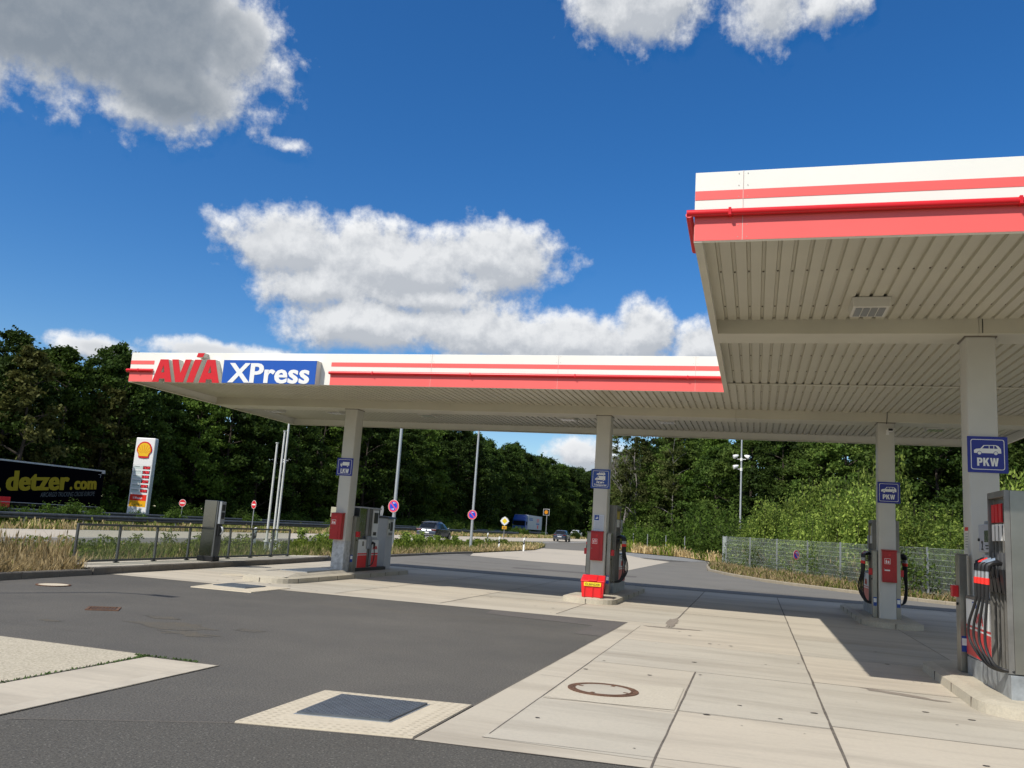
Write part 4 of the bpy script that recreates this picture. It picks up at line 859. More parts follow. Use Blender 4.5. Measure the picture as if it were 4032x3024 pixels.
# ---------------------------------------------------------------- left platform: small pump, glass windbreak, vent pipes
t = thing('additive_pump', 'slim polished steel pump with one hanging hose in front of the glass windbreak', 'fuel pump', (-14.92, 21.32, .15))
MB().box(-.26, .25, -.13, .20, 0, .14).build('base_plinth', m_blk, t, bevel=.004); MB().box(-.23, .17, -.11, .17, .14, 1.70).build('steel_housing', m_steel2, t, bevel=.006)
MB().box(.175, .225, -.10, .16, .14, 1.69).build('side_frame', m_dgrey, t, bevel=.004); MB().box(.226, .31, -.07, .14, 1.05, 1.68).build('display_head', m_grey, t, bevel=.01)
b = MB(); b.box(.311, .316, -.04, .11, 1.42, 1.6); b.box(.311, .316, -.04, .11, 1.2, 1.38); b.build('display_window', m_blk, t)
b = MB(); b.box(.226, .28, -.05, .12, .72, 1.02); b.build('nozzle_boot', m_blk, t)
b = MB(); b.tube([(.27, .03, .98), (.33, .03, .97), (.38, .02, .88), (.36, .02, .80), (.31, .02, .76)], [.02, .03, .03, .022, .02], 8); n = b.build('nozzle', m_galv, t, smooth=True)
b = MB(); b.tube(smooth_path([(.33, .02, .80), (.34, .01, .6), (.35, 0, .35), (.31, -.02, .16), (.24, -.02, .1)]), .016, 8); b.build('hose', m_rub, t, smooth=True)

t = thing('glass_windbreak', 'low glass windbreak in dark grey frames on the left pavement edge', 'windbreak', (-15.4, 21.8, .15))
gy = [16.5, 18.0, 19.5, 21.0, 22.1, 23.15, 24.5, 25.85, 27.05]; gx = lambda y: -15.1-.0588*(y-16.5)+15.4
for y in gy: b = MB(); b.box(gx(y)-.025, gx(y)+.025, y-21.8-.025, y-21.8+.025, 0, .93); b.box(gx(y)-.05, gx(y)+.05, y-21.8-.06, y-21.8+.06, -.002, .02); b.build('frame_post', m_dgrey, t)
for z0, z1, nm in ((.88, .93, 'top_rail'), (.03, .08, 'bottom_rail')):
    b = MB()
    for a, c in zip(gy, gy[1:]): b.hexa([(gx(a)-.02, a-21.775, z0), (gx(a)+.02, a-21.775, z0), (gx(c)+.02, c-21.825, z0), (gx(c)-.02, c-21.825, z0)], [(gx(a)-.02, a-21.775, z1), (gx(a)+.02, a-21.775, z1), (gx(c)+.02, c-21.825, z1), (gx(c)-.02, c-21.825, z1)])
    b.build(nm, m_dgrey, t)
for a, c in zip(gy, gy[1:]):
    b = MB(); b.add([(gx(a), a-21.77, .08), (gx(c), c-21.83, .08), (gx(c), c-21.83, .88), (gx(a), a-21.77, .88)], [(0, 1, 2, 3)]); b.build('glass_pane', m_glass, t)

def vent(x, y, h, lab):
    t = thing('vent_pipe', lab, 'vent pipe', (x, y, .05), group='white vent pipes beyond the glass windbreak')
    b = MB(); b.cyl((0, 0, .55), (0, 0, h), .045, .036, 14); b.build('pipe', m_pipe, t, smooth=True)
    MB().cyl((0, 0, h), (0, 0, h+.03), .062, n=16).build('cap', m_pipe, t); MB().cyl((0, 0, .50), (0, 0, .56), .10, n=16).build('flange', m_pipe, t)
    b = MB(); b.cyl((0, 0, 0), (0, 0, .5), .07, n=14); b.build('foot', m_galv, t, smooth=True)
    b = MB(); b.tube([(.0, -.0, .50), (.11, .05, .46), (.13, .06, .34), (.13, .06, .0)], .04, 10); b.build('elbow', m_pipe, t, smooth=True)
vent(-17.2, 28.0, 4.13, 'shortest of the three white vent pipes left of the left pillar'); vent(-17.6, 29.1, 4.70, 'middle high white vent pipe with flat cap left of the left pillar'); vent(-17.85, 29.75, 5.6, 'tallest white vent pipe reaching up behind the canopy corner')

# ---------------------------------------------------------------- road signs, posts
def disc_sign(name, lab, x, y, zc, rz, arrows=(), pole_h=None, kind='stop', rad=.30, post=.03, group=None, base=None):
    z0 = T(y) if base is None else base; t = thing(name, lab, 'road sign', (x, y, z0), rz, group); z = zc-z0
    F = lambda e: ((0, -post-.012-e, z), (1, 0, 0), (0, 0, 1))
    shape([circle(0, 0, rad, 40)], F(0), m_w, t, 'sign_disc', .003); MB().cyl((0, -post-.011, z), (0, -post-.004, z), rad, n=40).build('sign_back', m_galv, t)
    if kind == 'stop':
        shape([circle(0, 0, rad*.96, 40)], F(.004), m_pinkred, t, 'red_ring', .001)
        hb = rad*.70; shape([circle(0, 0, hb, 32)], F(.0055), m_bluebr, t, 'blue_field', .001)
        a = R(-45); w_ = .052; d_ = rad*.93; dx, dy = math.cos(a), math.sin(a); nx, ny = -dy*w_/2, dx*w_/2
        shape([[(dx*d_+nx, dy*d_+ny), (-dx*d_+nx, -dy*d_+ny), (-dx*d_-nx, -dy*d_-ny), (dx*d_-nx, dy*d_-ny)]], F(.0075), m_pinkred, t, 'red_bar', .001)
        for (cx_, cz, dr_) in arrows:
            shape([[(cx_+dr_*.08, cz), (cx_+dr_*.03, cz+.04), (cx_+dr_*.03, cz+.012), (cx_-dr_*.07, cz+.012), (cx_-dr_*.07, cz-.012), (cx_+dr_*.03, cz-.012), (cx_+dr_*.03, cz-.04)]], F(.0095), m_w, t, 'white_arrow', .001)
    else:
        shape([circle(0, 0, rad*.93, 40)], F(.004), m_red2, t, 'red_field', .001); shape([[(-.20, -.05), (.20, -.05), (.20, .05), (-.20, .05)]], F(.006), m_w, t, 'white_bar', .001)
    if pole_h: MB().cyl((0, 0, -.05), (0, 0, pole_h), post, n=12).build('post', m_galv, t, smooth=True)
    return t
m_pinkred = mat('sign_ring_red', (.75, .06, .09), .4); m_bluebr = mat('sign_field_blue', (.012, .06, .55), .4); m_red2 = mat('no_entry_red', (.62, .02, .03), .45)
def lamp_post(x, y, h, lab, rb_=.095, rt=.055, lamp=True):
    t = thing('lamp_post', lab, 'lamp post', (x, y, T(y)))
    MB().cyl((0, 0, -.05), (0, 0, h), rb_, rt, 16).build('pole', m_alu, t, smooth=True); MB().cyl((0, 0, 0), (0, 0, .08), rb_*1.5, n=16).build('base_collar', m_galv, t)
    if lamp:
        b = MB(); b.box(-.35, .45, -.12, .12, h-.02, h+.09); b.build('lantern', m_lgrey, t, bevel=.03)
    return t
lamp_post(-16.57, 37.9, 8.6, 'grey lamp post with two arrowed no stopping sign on it, nearer to the pumps'); disc_sign('no_stopping_sign', 'red and blue round sign with two white arrows on the nearer lamp post', -16.57, 37.9, 2.31, R(-10), [(.03, .15, -1), (-.03, -.14, 1)], post=.095)
lamp_post(-17.0, 51.07, 8.6, 'grey lamp post at the end of the grass island, the farther one'); disc_sign('no_stopping_sign', 'red and blue round sign with one white arrow on the farther lamp post', -17.0, 51.07, 2.32, R(0), [(.02, .14, -1)], post=.10)
disc_sign('no_entry_sign', 'dull red no entry sign in the shade right of the tall price pylon', -45.55, 60.8, 1.95, R(8), pole_h=1.9, kind='e')
disc_sign('no_entry_sign', 'bright red no entry sign seen obliquely just left of the white vent pipes', -34.98, 54.8, 2.13, R(-25), pole_h=2.1, kind='e')
disc_sign('no_stopping_sign', 'small round no stopping sign hung on the wire mesh fence', 1.95, 44.75, 1.26, R(50), [(.0, .1, -1)], post=.02, rad=.24)
disc_sign('back_of_sign', 'grey back of a round sign beyond the truck pump', -19.8, 43.5, 2.1, R(130), pole_h=1.9, kind='e')
t = thing('priority_sign', 'white and yellow diamond priority road sign with small yellow plate reading 66', 'road sign', (-22.68, 77.76, T(77.76)), R(12))
F = lambda e, z: ((0, -.04-e, z), (1, 0, 0), (0, 0, 1)); zc = 2.30-T(77.76)
MB().cyl((0, -.03, zc), (0, -.022, zc), .37, n=32).build('grey_backing', m_lgrey, t)
shape([[(0, -.43), (.43, 0), (0, .43), (-.43, 0)]], F(0, zc), m_w, t, 'diamond_plate', .004); shape([[(0, -.26), (.26, 0), (0, .26), (-.26, 0)]], F(.005, zc), mat('diamond_yellow', (.85, .62, .02), .4), t, 'yellow_diamond', .002)
shape([rrect(-.21, -.14, .21, .14, .02)], F(0, zc-.61), m_orange, t, 'number_plate', .004); text('66', F(.005, zc-.70)[0:1]+((1, 0, 0), (0, 0, 1)) if False else ((-.12, -.046, zc-.70), (1, 0, 0), (0, 0, 1)), .24, .18, m_blk, t, bold=.02)
MB().cyl((0, 0, -.05), (0, 0, zc+.2), .03, n=10).build('post', m_galv, t, smooth=True)

def delineator(x, y, rz, lab, h=.95, first=[None]):
    if first[0]: return dup(first[0], (x, y, T(y)-.02), rz, lab)
    t = thing('delineator_post', lab, 'marker post', (x, y, T(y)-.02), rz, 'white marker posts along the road'); P = [(-.06, -.05), (.06, -.05), (.035, .06), (-.035, .06)]
    b = MB(); b.hexa([(*p, 0) for p in P], [(p[0], p[1], h-(.05 if p[0] < 0 else 0)) for p in P]); b.build('post_body', m_w, t, bevel=.01)
    b = MB(); P2 = [(p[0]*1.05, p[1]*1.05) for p in P]; b.hexa([(p[0], p[1], h-.42-(.1 if p[0] < 0 else 0)) for p in P2], [(p[0], p[1], h-.16-(.1 if p[0] < 0 else 0)) for p in P2]); b.build('black_band', m_blk, t)
    MB().box(-.02, .02, -.058, -.0535, h-.36, h-.24).build('reflector', m_wdull, t); first[0] = t; return t
delineator(-20.5, 32.4, R(60), 'white marker post with black band behind the glass windbreak'); delineator(-22.6, 72.5, 0, 'white marker post in the dry grass left of the diamond sign'); delineator(-16.3, 54.9, R(10), 'nearest white marker post with torn black band in the dry grass'); delineator(-15.2, 57.2, R(-10), 'white marker post near the tip of the grass island, the rightmost one')

# guard rails
def rail(pts, lab, h=.75):
    t = thing('guard_rail', lab, 'guard rail', (pts[0][0], pts[0][1], 0)); o = Vector((pts[0][0], pts[0][1], 0)); P = [Vector((*p, T(p[1])))-o for p in pts]
    pr = [(0, h-.31), (-.06, h-.25), (-.06, h-.20), (.0, h-.155), (-.06, h-.11), (-.06, h-.05), (0, h)]; v = []
    for i, p in enumerate(P):
        d = (P[min(i+1, len(P)-1)]-P[max(i-1, 0)]).normalized(); n = Vector((d.y, -d.x, 0))
        v += [tuple(p-n*a*1+Vector((0, 0, z))) for a, z in pr]
    k = len(pr); b = MB(); b.add(v, [(i*k+j, i*k+j+1, (i+1)*k+j+1, (i+1)*k+j) for i in range(len(P)-1) for j in range(k-1)])
    bm_ = b.build('beam', m_rail, t); m_ = bm_.modifiers.new('s', 'SOLIDIFY'); m_.thickness = .01
    b = MB(); b.add([tuple(p+Vector((x, 0, z))) for p in P for x, z in ((-.16, h-.12), (-.10, h-.12), (-.10, h-.02), (-.16, h-.02))], [(i*4+j, i*4+(j+1) % 4, (i+1)*4+(j+1) % 4, (i+1)*4+j) for i in range(len(P)-1) for j in range(4)]); b.build('box_beam', m_rail, t)
    for a, c in zip(P, P[1:]):
        n = max(1, int((c-a).length/4))
        for i in range(n):
            p = a.lerp(c, i/n); MB().box(p.x-.13, p.x-.03, p.y-.04, p.y+.04, p.z-.05, p.z+h-.05).build('rail_post', m_rail, t)
rail([(-36.2, -5), (-36.2, 40), (-36.2, 80), (-35.2, 100), (-33.4, 122)], 'near dark steel guard rail along the road edge')
rail([(-44.5, 10), (-44.6, 60), (-44.5, 90), (-42.5, 125), (-38, 160)], 'far dark steel guard rail behind the first one')

# tall price pylon beyond the road
t = thing('price_pylon', 'tall white fuel price pylon with yellow and red shell emblem beyond the guard rails', 'price sign', (-50.9, 61.9, T(61)), R(12)); W_ = .86
zz = lambda py: 7.3-(py-100)*.00459-T(61)
b = MB(); b.box(-W_, W_, -.02, .56, 0, 7.15); b.build('pylon_body', m_w, t, bevel=.06); MB().box(W_-.03, W_+.02, .05, .5, .0, 7.05).build('side_channel', m_galv, t)
F = lambda x, z, e=0: ((x, -.022-e, z), (1, 0, 0), (0, 0, 1))
O = [(-.34, 0), (-.355, .20), (-.5, .40), (-.49, .58), (-.43, .74), (-.33, .88), (-.18, .97), (0, 1.0), (.18, .97), (.33, .88), (.43, .74), (.49, .58), (.5, .40), (.355, .20), (.34, 0), (.06, -.035), (-.06, -.035)]
ew, eh = 1.34, 1.40; em = shape([[(x*ew, z*eh) for x, z in O]], F(0, zz(470)), m_red, t, 'shell_emblem', .06)
I_ = [(x*.86, .075+(z-.05)*.885 if z > .1 else .09) for x, z in O[:15]]; inner = shape([[(x*ew, z*eh) for x, z in I_]], ((0, -.083, zz(470)), (1, 0, 0), (0, 0, 1)), mat('emblem_yellow', (.85, .50, .01), .4), em, 'emblem_fan', .006)
for a in (-54, -36, -18, 0, 18, 36, 54)[0:7]:
    if a == 0: a = .01
    th = R(a); d_ = Vector((math.sin(th), math.cos(th))); p0 = Vector((d_.x*.16, .20+.10*d_.y)); L_ = .62 if abs(a) < 40 else .50; p1 = Vector((d_.x*L_, .12+d_.y*(L_+.05))); n_ = Vector((d_.y, -d_.x))
    shape([[tuple(((p0+n_*.004).x*ew, (p0+n_*.004).y*eh)), tuple(((p1+n_*.011).x*ew, (p1+n_*.011).y*eh)), tuple(((p1-n_*.011).x*ew, (p1-n_*.011).y*eh)), tuple(((p0-n_*.004).x*ew, (p0-n_*.004).y*eh))]], ((0, -.090, zz(470)), (1, 0, 0), (0, 0, 1)), m_red, em, 'emblem_ray', .003)
rows = [('Diesel', '1639', 625), ('Super E10', '1789', 712), ('Super', '1849', 797), ('V-Power Racing', '2079', 885), ('V-Power Diesel', '1879', 972), ('Truck Diesel', '1599', 1060)]
for nm, pr, py in rows:
    z1, z0 = zz(py), zz(py+64); MB().box(-W_+.10, .06, -.026, -.0205, z0, z1).build('name_field', m_line, t); MB().box(.08, .74, -.028, -.0205, z0+.01, z1-.01).build('price_window', m_price, t)
    text(nm, ((-W_+.18, -.027, z1-.12), (1, 0, 0), (0, 0, 1)), min(.075*len(nm), .62), .09, m_price, t); text(pr, ((.17, -.029, z0+.04), (1, 0, 0), (0, 0, 1)), .50, z1-z0-.08, m_led, t)
MB().box(-W_+.12, W_-.12, -.027, -.0205, zz(1272), zz(1160)).build('red_field', m_red3 if False else mat('pylon_red', (.80, .03, .01), .4), t); MB().box(-W_+.12, W_-.12, -.027, -.0205, zz(1388), zz(1273)).build('yellow_field', mat('pylon_yellow', (.85, .42, .005), .4), t)
text('V-Power', ((-.46, -.028, zz(1245)), (1, 0, 0), (0, 0, 1)), .86, .20, m_w, t, bold=.03, shear=.2); text('FuelSave', ((-.52, -.028, zz(1368)), (1, 0, 0), (0, 0, 1)), 1.0, .20, mat('dark_green', (.10, .16, .02), .5), t, bold=.01)
for py in (607, 868, 1138): MB().box(-W_, W_, -.0215, -.0202, zz(py)-.006, zz(py)+.006).build('panel_seam', m_lgrey, t)

# black semi-trailer with yellow writing
t = thing('semi_trailer', 'black curtain side trailer with yellow web address beyond the guard rails', 'trailer', (-54.25, 46.4, T(52))); 
MB().box(-1.22, 1.22, 0, 13.58, 1.15-.1, 4.0).build('curtain_body', m_curtain, t, bevel=.02); MB().box(-1.25, 1.25, -.02, 13.62, 3.98, 4.10).build('roof_rail', m_trailw, t, bevel=.01); b = MB(); b.box(1.20, 1.26, 13.25, 13.62, 3.82, 3.98); b.box(1.225, 1.235, 12.9, 13.2, 3.7, 3.73); b.box(1.225, 1.235, 13.17, 13.2, 3.45, 3.7); b.build('corner_bracket', m_trailw, t)
MB().box(1.20, 1.25, 0, 13.6, 1.00, 1.045).build('side_rail', m_lgrey, t)
fr = lambda y, z: ((1.222, y-46.4, z-T(52)), (0, .9976, .07), (0, -.07, .9976))
text('detzer', fr(50.3, 1.93), 6.05, 1.50, m_gold, t, bold=.06, th=.004); text('com', fr(56.85, 2.42), 2.45, .72, m_gold, t, bold=.065, th=.004)
shape([circle(0, 0, .13, 20)], fr(56.55, 2.52), m_gold, t, 'dot', .004); shape([circle(0, 0, .17, 20)], fr(49.75, 1.98), m_gold, t, 'dot', .004)
text('AIRCARGO TRUCKING CROSS EUROPE', fr(53.6, 1.66), 5.65, .36, m_gtxt, t, bold=.0, shear=.25, th=.004)
MB().box(1.05, 1.24, 1.5, 4.5, .62, 1.5-.1).build('red_side_box', m_boxred, t, bevel=.02)
b = MB(); b.box(-.9, .9, .3, 13.2, .85, 1.05); b.box(.95, 1.2, 5.0, 9.0, .45, .5); b.box(.95, 1.2, 5.0, 9.0, .8, .85); b.build('chassis', m_blk, t)
for y in (9.2, 10.5, 11.8):
    for s_ in (-1, 1): w_ = MB().cyl((s_*.92, y, .5), (s_*1.2, y, .5), .5, n=24).build('wheel', m_rub, t, smooth=True); MB().cyl((s_*1.0, y, .5), (s_*1.205, y, .5), .28, n=16).build('rim', m_galv, w_)
# blue lorry with white box, coming
t = thing('box_lorry', 'bright blue lorry cab with white box marked red and blue beyond the guard rail', 'lorry', (-41.6, 152.0, T(152)+.02), R(2))
MB().box(-1.25, 1.25, 1.9, 14.5, 1.1, 3.75).build('box_body', m_trailw, t, bevel=.03)
b = MB(); b.hexa([(-1.22, -.05, .45), (1.22, -.05, .45), (1.22, 1.75, .45), (-1.22, 1.75, .45)], [(-1.22, .10, 2.75), (1.22, .10, 2.75), (1.22, 1.8, 2.75), (-1.22, 1.8, 2.75)]); b.hexa([(-1.2, .12, 2.75), (1.2, .12, 2.75), (1.2, 1.8, 2.75), (-1.2, 1.8, 2.75)], [(-1.1, .65, 3.65), (1.1, .65, 3.65), (1.1, 1.8, 3.72), (-1.1, 1.8, 3.72)]); b.build('cab', m_truckblue, t, bevel=.04)
b = MB(); b.hexa([(-1.1, -.06+.06, 1.75), (1.1, 0, 1.75), (1.1, .05, 1.75), (-1.1, .05, 1.75)], [(-1.08, .05, 2.55), (1.08, .05, 2.55), (1.08, .12, 2.55), (-1.08, .12, 2.55)]); b.build('windscreen', m_glass_d, t); MB().box(-1.15, 1.15, -.14, .3, 2.58, 2.78).build('sun_visor', m_truckblue, t)
MB().box(-.9, .9, -.09, -.03, .8, 1.15).build('grille', m_boxred, t); MB().box(1.215, 1.23, .5, 1.3, 1.8, 2.5).build('side_window', m_glass_d, t)
for y in (1.0, 4.2, 11.5, 12.9):
    for s_ in (-1, 1): MB().cyl((s_*.95, y, .5), (s_*1.22, y, .5), .5, n=20).build('wheel', m_rub, t, smooth=True)
m_bt = mat('blue_lettering', (.03, .12, .35), .5)
MB().box(1.251, 1.262, 2.9, 6.0, 3.1, 3.25).build('blue_lettering', m_bt, t); MB().box(1.251, 1.262, 2.9, 6.0, 2.75, 3.0).build('blue_lettering', m_bt, t)
b = MB(); [b.hexa([(1.251, 9.6, 3.0-.22*k), (1.262, 9.6, 3.0-.22*k), (1.262, 11.6, 3.1-.22*k), (1.251, 11.6, 3.1-.22*k)], [(1.251, 9.6, 3.12-.22*k), (1.262, 9.6, 3.12-.22*k), (1.262, 11.6, 3.22-.22*k), (1.251, 11.6, 3.22-.22*k)]) for k in range(3)]; b.build('red_emblem', m_boxred, t); MB().box(1.251, 1.262, 9.2, 12.0, 2.1, 2.35).build('blue_lettering', m_bt, t); MB().box(1.251, 1.262, 10.2, 11.2, 1.35, 2.0).build('red_emblem', m_boxred, t)

# amber flashing light board
t = thing('warning_light', 'square black board with one amber warning light on a post near the far lorry', 'warning light', (-35.1, 145.9, T(145)))
MB().box(-.56, .56, 0, .08, 3.77, 4.88).build('board', m_lgrey, t, bevel=.01); MB().box(-.49, .49, -.005, -.001, 3.84, 4.81).build('black_field', m_blk, t); MB().cyl((0, -.12, 4.3), (0, -.006, 4.3), .30, .34, 24).build('amber_lens', m_amber, t, smooth=True); MB().cyl((.1, .1, -.05), (.1, .1, 3.9), .06, n=10).build('post', m_galv, t)

# ---------------------------------------------------------------- cars (rear at y=0, nose towards +y)
def car(name, lab, loc, rz, ln, ht, wd_, paint, suv=True):
    t = thing(name, lab, 'car', loc, rz); hw = wd_/2; k = ln/4.6; hh = ht/1.62
    ST = [(0, .80, .42, .62, .66, .60), (.06, .86, .30, .88, .92, .64), (.20, .90, .27, 1.00, 1.06, .62), (.50, .93, .26, 1.02, 1.33 if suv else 1.38, .60), (.95, .935, .26, 1.01, 1.55, .60), (1.6, .94, .26, .99, 1.62, .61), (2.3, .94, .26, .98, 1.61, .61), (2.85, .94, .26, .97, 1.49, .62), (3.45, .93, .27, .97, 1.08, .66), (3.9, .90, .28, .93, .99, .62), (4.35, .82, .30, .80, .86, .55), (4.6, .62, .40, .60, .64, .45)]
    if not suv: ST[2] = (.20, .90, .27, .98, 1.10, .62)
    v = []; rings = []
    for (y, w_, zl, zb, zt, rw) in ST:
        w_ *= hw/.94; rw *= hw/.94
        half = [(0, zl), (w_*.86, zl), (w_*.97, zl+.12), (w_, (zl+zb)/2), (w_*.975, zb*.985), (w_*.95, zb), (rw+(w_*.95-rw)*.25, zb+(zt-zb)*.8), (rw*.9, zt-.01*(zt > 1.2)), (0, zt+.01)]
        ring_ = half+[(-a, c) for a, c in half[-2:0:-1]]; rings.append([(a, y*k, c*hh) for a, c in ring_]); 
    n = len(rings[0]); b = MB(); b.add([p for r_ in rings for p in r_], [(i*n+j, i*n+(j+1) % n, (i+1)*n+(j+1) % n, (i+1)*n+j) for i in range(len(rings)-1) for j in range(n)]+[tuple(range(n)), tuple(range((len(rings)-1)*n, len(rings)*n))])
    body = b.build('car_body', paint, t, smooth=True)
    def P(y, f_, s_, e=.012):
        for a, c in zip(ST, ST[1:]):
            if a[0] <= y <= c[0]:
                q = (y-a[0])/(c[0]-a[0]); _, w_, zl, zb, zt, rw = [a[i]+(c[i]-a[i])*q for i in range(6)]; break
        w_ *= hw/.94; rw *= hw/.94; xt = rw+(w_*.95-rw)*.25; f2 = min(f_/.8, 1)
        return (s_*(w_*.95+(xt-w_*.95)*f2+e), y*k, (zb+(zt-zb)*.8*f2)*hh)
    for s_ in (-1, 1):
        for y0, y1, y2, y3 in ((.62, 1.05, 1.62, 1.66), (1.70, 1.70, 2.46, 2.50), (2.55, 2.52, 2.80, 3.32)):
            lo = [P(y0+(y3-y0)*i/4, .06, s_) for i in range(5)]; hi = [P(y1+(y2-y1)*i/4, .72, s_) for i in range(5)]
            b = MB(); b.add(lo+hi, [(i, i+1, 6+i, 5+i) for i in range(4)]); b.build('side_window', m_glass_d, t)
        MB().box(*sorted((s_*hw*.97, s_*(hw*.97+.16))), 3.0*k, 3.12*k, .98*hh, 1.12*hh).build('wing_mirror', paint, t, bevel=.02)
        for yw in (.82, 3.72):
            w_ = MB().cyl((s_*(hw-.22), yw*k, .335), (s_*(hw-.005), yw*k, .335), .335, n=28).build('wheel', m_rub, t, smooth=True); MB().cyl((s_*(hw-.1), yw*k, .335), (s_*(hw+.004), yw*k, .335), .22, n=16).build('rim', m_rim, w_)
            b = MB(); b.prism([(math.cos(a)*.40, math.sin(a)*.40) for a in [math.pi*i/10 for i in range(11)]], ((s_*(hw-.02), yw*k, .335), (0, s_, 0), (0, 0, 1)), .022); b.build('wheel_arch', m_blk, t)
        b = MB(); x0, x1 = sorted((s_*hw*.45, s_*hw*.90)); b.box(x0, x1, -.0, .16, .86*hh, .96*hh); b.build('tail_light', m_tail, t, bevel=.015)
    ys = [(.24, 1.10), (.58, 1.42)] if suv else [(.23, 1.14), (.50, 1.42)]
    b = MB(); y0, y1 = ys[0][0]*k, ys[1][0]*k; b.add([(-hw*.66, y0-.01, 1.07*hh), (hw*.66, y0-.01, 1.07*hh), (hw*.60, y1-.06, 1.45*hh-.04), (-hw*.60, y1-.06, 1.45*hh-.04)], [(0, 1, 2, 3)]); rw_ = b.build('rear_window', m_glass_d, t); rw_.location = (0, -.045, .03)
    b = MB(); b.box(-hw*.62, hw*.62, y1-.16, y1+.22, 1.50*hh, 1.535*hh); b.build('rear_spoiler', m_blk if suv else paint, t, bevel=.01)
    MB().box(-hw*.86, hw*.86, -.035, .10, .30*hh, .52*hh).build('lower_bumper', m_blk, t, bevel=.03); MB().box(-hw*.7, hw*.7, -.045, -.03, .33*hh, .37*hh).build('bumper_trim', m_galv, t)
    MB().box(-.26, .26, -.025, -.01, .62*hh, .73*hh).build('number_plate', m_w, t); MB().cyl((0, -.015, .90*hh), (0, .02, .90*hh), .055, n=16).build('badge', m_galv, t)
    if suv:
        for s_ in (-1, 1): b = MB(); b.tube([(s_*.56, .95*k, 1.60), (s_*.56, 1.1*k, 1.655), (s_*.56, 2.3*k, 1.66), (s_*.56, 2.5*k, 1.61)], .015, 6); b.build('roof_rail', m_blk, t)
    return t
car('parked_car', 'grey coupe style off-roader seen from behind on the road beside the grass', (-25.9, 66.0, T(66)+.02), R(3), 4.55, 1.6, 1.86, m_carg)['label'] = 'metallic grey sport utility car seen from behind on the road behind the tall grass'
car('estate_car', 'small dark blue grey estate car driving away in the distance', (-24.4, 109.5, T(109)+.02), R(4), 4.5, 1.46, 1.8, m_carb, False)
car('white_car', 'white car roof just showing above the far bushes', (-35.4, 172.5, T(172)+.05), R(0), 4.4, 1.5, 1.8, m_carw, False)

# ---------------------------------------------------------------- mesh fence on the right
fa, fe = Vector((6.07, 34.6, 0)), Vector((-1.7, 54, 0)); fu = (fe-fa).normalized(); FP = [fa+fu*2.52*k for k in (-3.0, -1.35, 0, 1.3, 2.6, 3.88, 5.3, 6.75, 8.25)]+[Vector((-1.95, 56.5, 0)), Vector((-1.2, 59.3, 0)), Vector((.8, 62, 0))]
t = thing('mesh_fence', 'galvanised wire mesh fence on posts along the right kerb before the bushes', 'fence', (2.3, 44, 0)); o = Vector((2.3, 44, 0)); FH = 1.86
for p in FP:
    q = p-o; b = MB(); b.obox((q.x, q.y, T(p.y)+FH/2+.0), .022, .03, FH/2+.04, math.atan2(fu.y, fu.x)); b.build('fence_post', m_galv, t)
for a, c in zip(FP, FP[1:]):
    b = MB(); d = (c-a); n_ = int(d.length/.05); za, zc = T(a.y)+.06, T(c.y)+.06
    def wire(p, q, r_): b.cyl(p, q, r_, n=4)
    for k in range(n_+1): p = a.lerp(c, k/n_)-o; z = za+(zc-za)*k/n_; wire((p.x, p.y, z), (p.x, p.y, z+FH-.06), .0016)
    for k in range(10):
        z = k*.2; w_ = .0040
        for e in (-.006, .006): wire((a.x-o.x, a.y-o.y+e, za+z), (c.x-o.x, c.y-o.y+e, zc+z), w_)
    b.build('mesh_panel', m_mesh, t)
lt = lamp_post(-1.0, 62.0, 9.6, 'tall pole with three white floodlights rising behind the mesh fence', .085, .05, False); lt['category'] = 'floodlight mast'
def flood(z, dx, dy, up):
    b = MB(); b.tube([(0, 0, z), (dx*.5, dy*.5, z)], .022, 8); b.build('arm', m_w, lt)
    c = Vector((dx*.62, dy*.62, z+.14*up)); d = Vector((dx, dy, -.25)).normalized(); b = MB(); b.tube([c-d*.20, c-d*.05, c+d*.16, c+d*.18], [.05, .12, .15, .13], 12); f_ = b.build('floodlight', m_w, lt, smooth=True)
flood(7.32, -.62, -.18, 1.4); flood(7.32, .62, -.18, 1.4); flood(6.62, -.60, -.2, 1.2); MB().cyl((0, 0, 7.2), (0, 0, 7.42), .09, n=12).build('arm_clamp', m_w, lt); MB().cyl((0, 0, 6.5), (0, 0, 6.72), .09, n=12).build('arm_clamp', m_w, lt)
for k, (x, y) in enumerate(((-10.9, 80.5), (-9.1, 76.5), (-7.3, 74.5), (-5.6, 73.0))):
    t = thing('wire_post', ('thin wire fence post farthest left in the far right verge', 'second thin wire fence post in the far right verge', 'third thin wire fence post in the far right verge', 'braced thin wire fence post nearest the mesh fence')[k], 'post', (x, y, T(y)), group='thin posts in the far verge'); MB().cyl((0, 0, -.05), (0, 0, 1.7), .04, n=8).build('post_rod', m_galv, t)
# street lamp left of the view whose thin shadow falls on the asphalt
t = lamp_post(-14.85, 6.55, 8.0, 'lamp post outside the left edge casting the thin shadow on the asphalt', .06, .04, False)
b = MB(); b.tube([(0, 0, 8.0), (.35, .10, 8.1), (.95, .22, 8.1)], .035, 8); b.build('arm', m_alu, t); b = MB(); b.box(.6, 1.15, .10, .30, 8.05, 8.13); b.build('lantern', m_lgrey, t, bevel=.02)
t = thing('switch_cabinet', 'small beige cabinet on a post half hidden by the left pillar', 'cabinet', (-20.75, 39.9, .07)); MB().box(-.17, .17, -.1, .1, 1.55, 2.05).build('cabinet_body', mat('beige_box', (.42, .40, .28), .5), t, bevel=.01); MB().cyl((0, 0, -.02), (0, 0, 1.6), .04, n=8).build('post', m_galv, t)

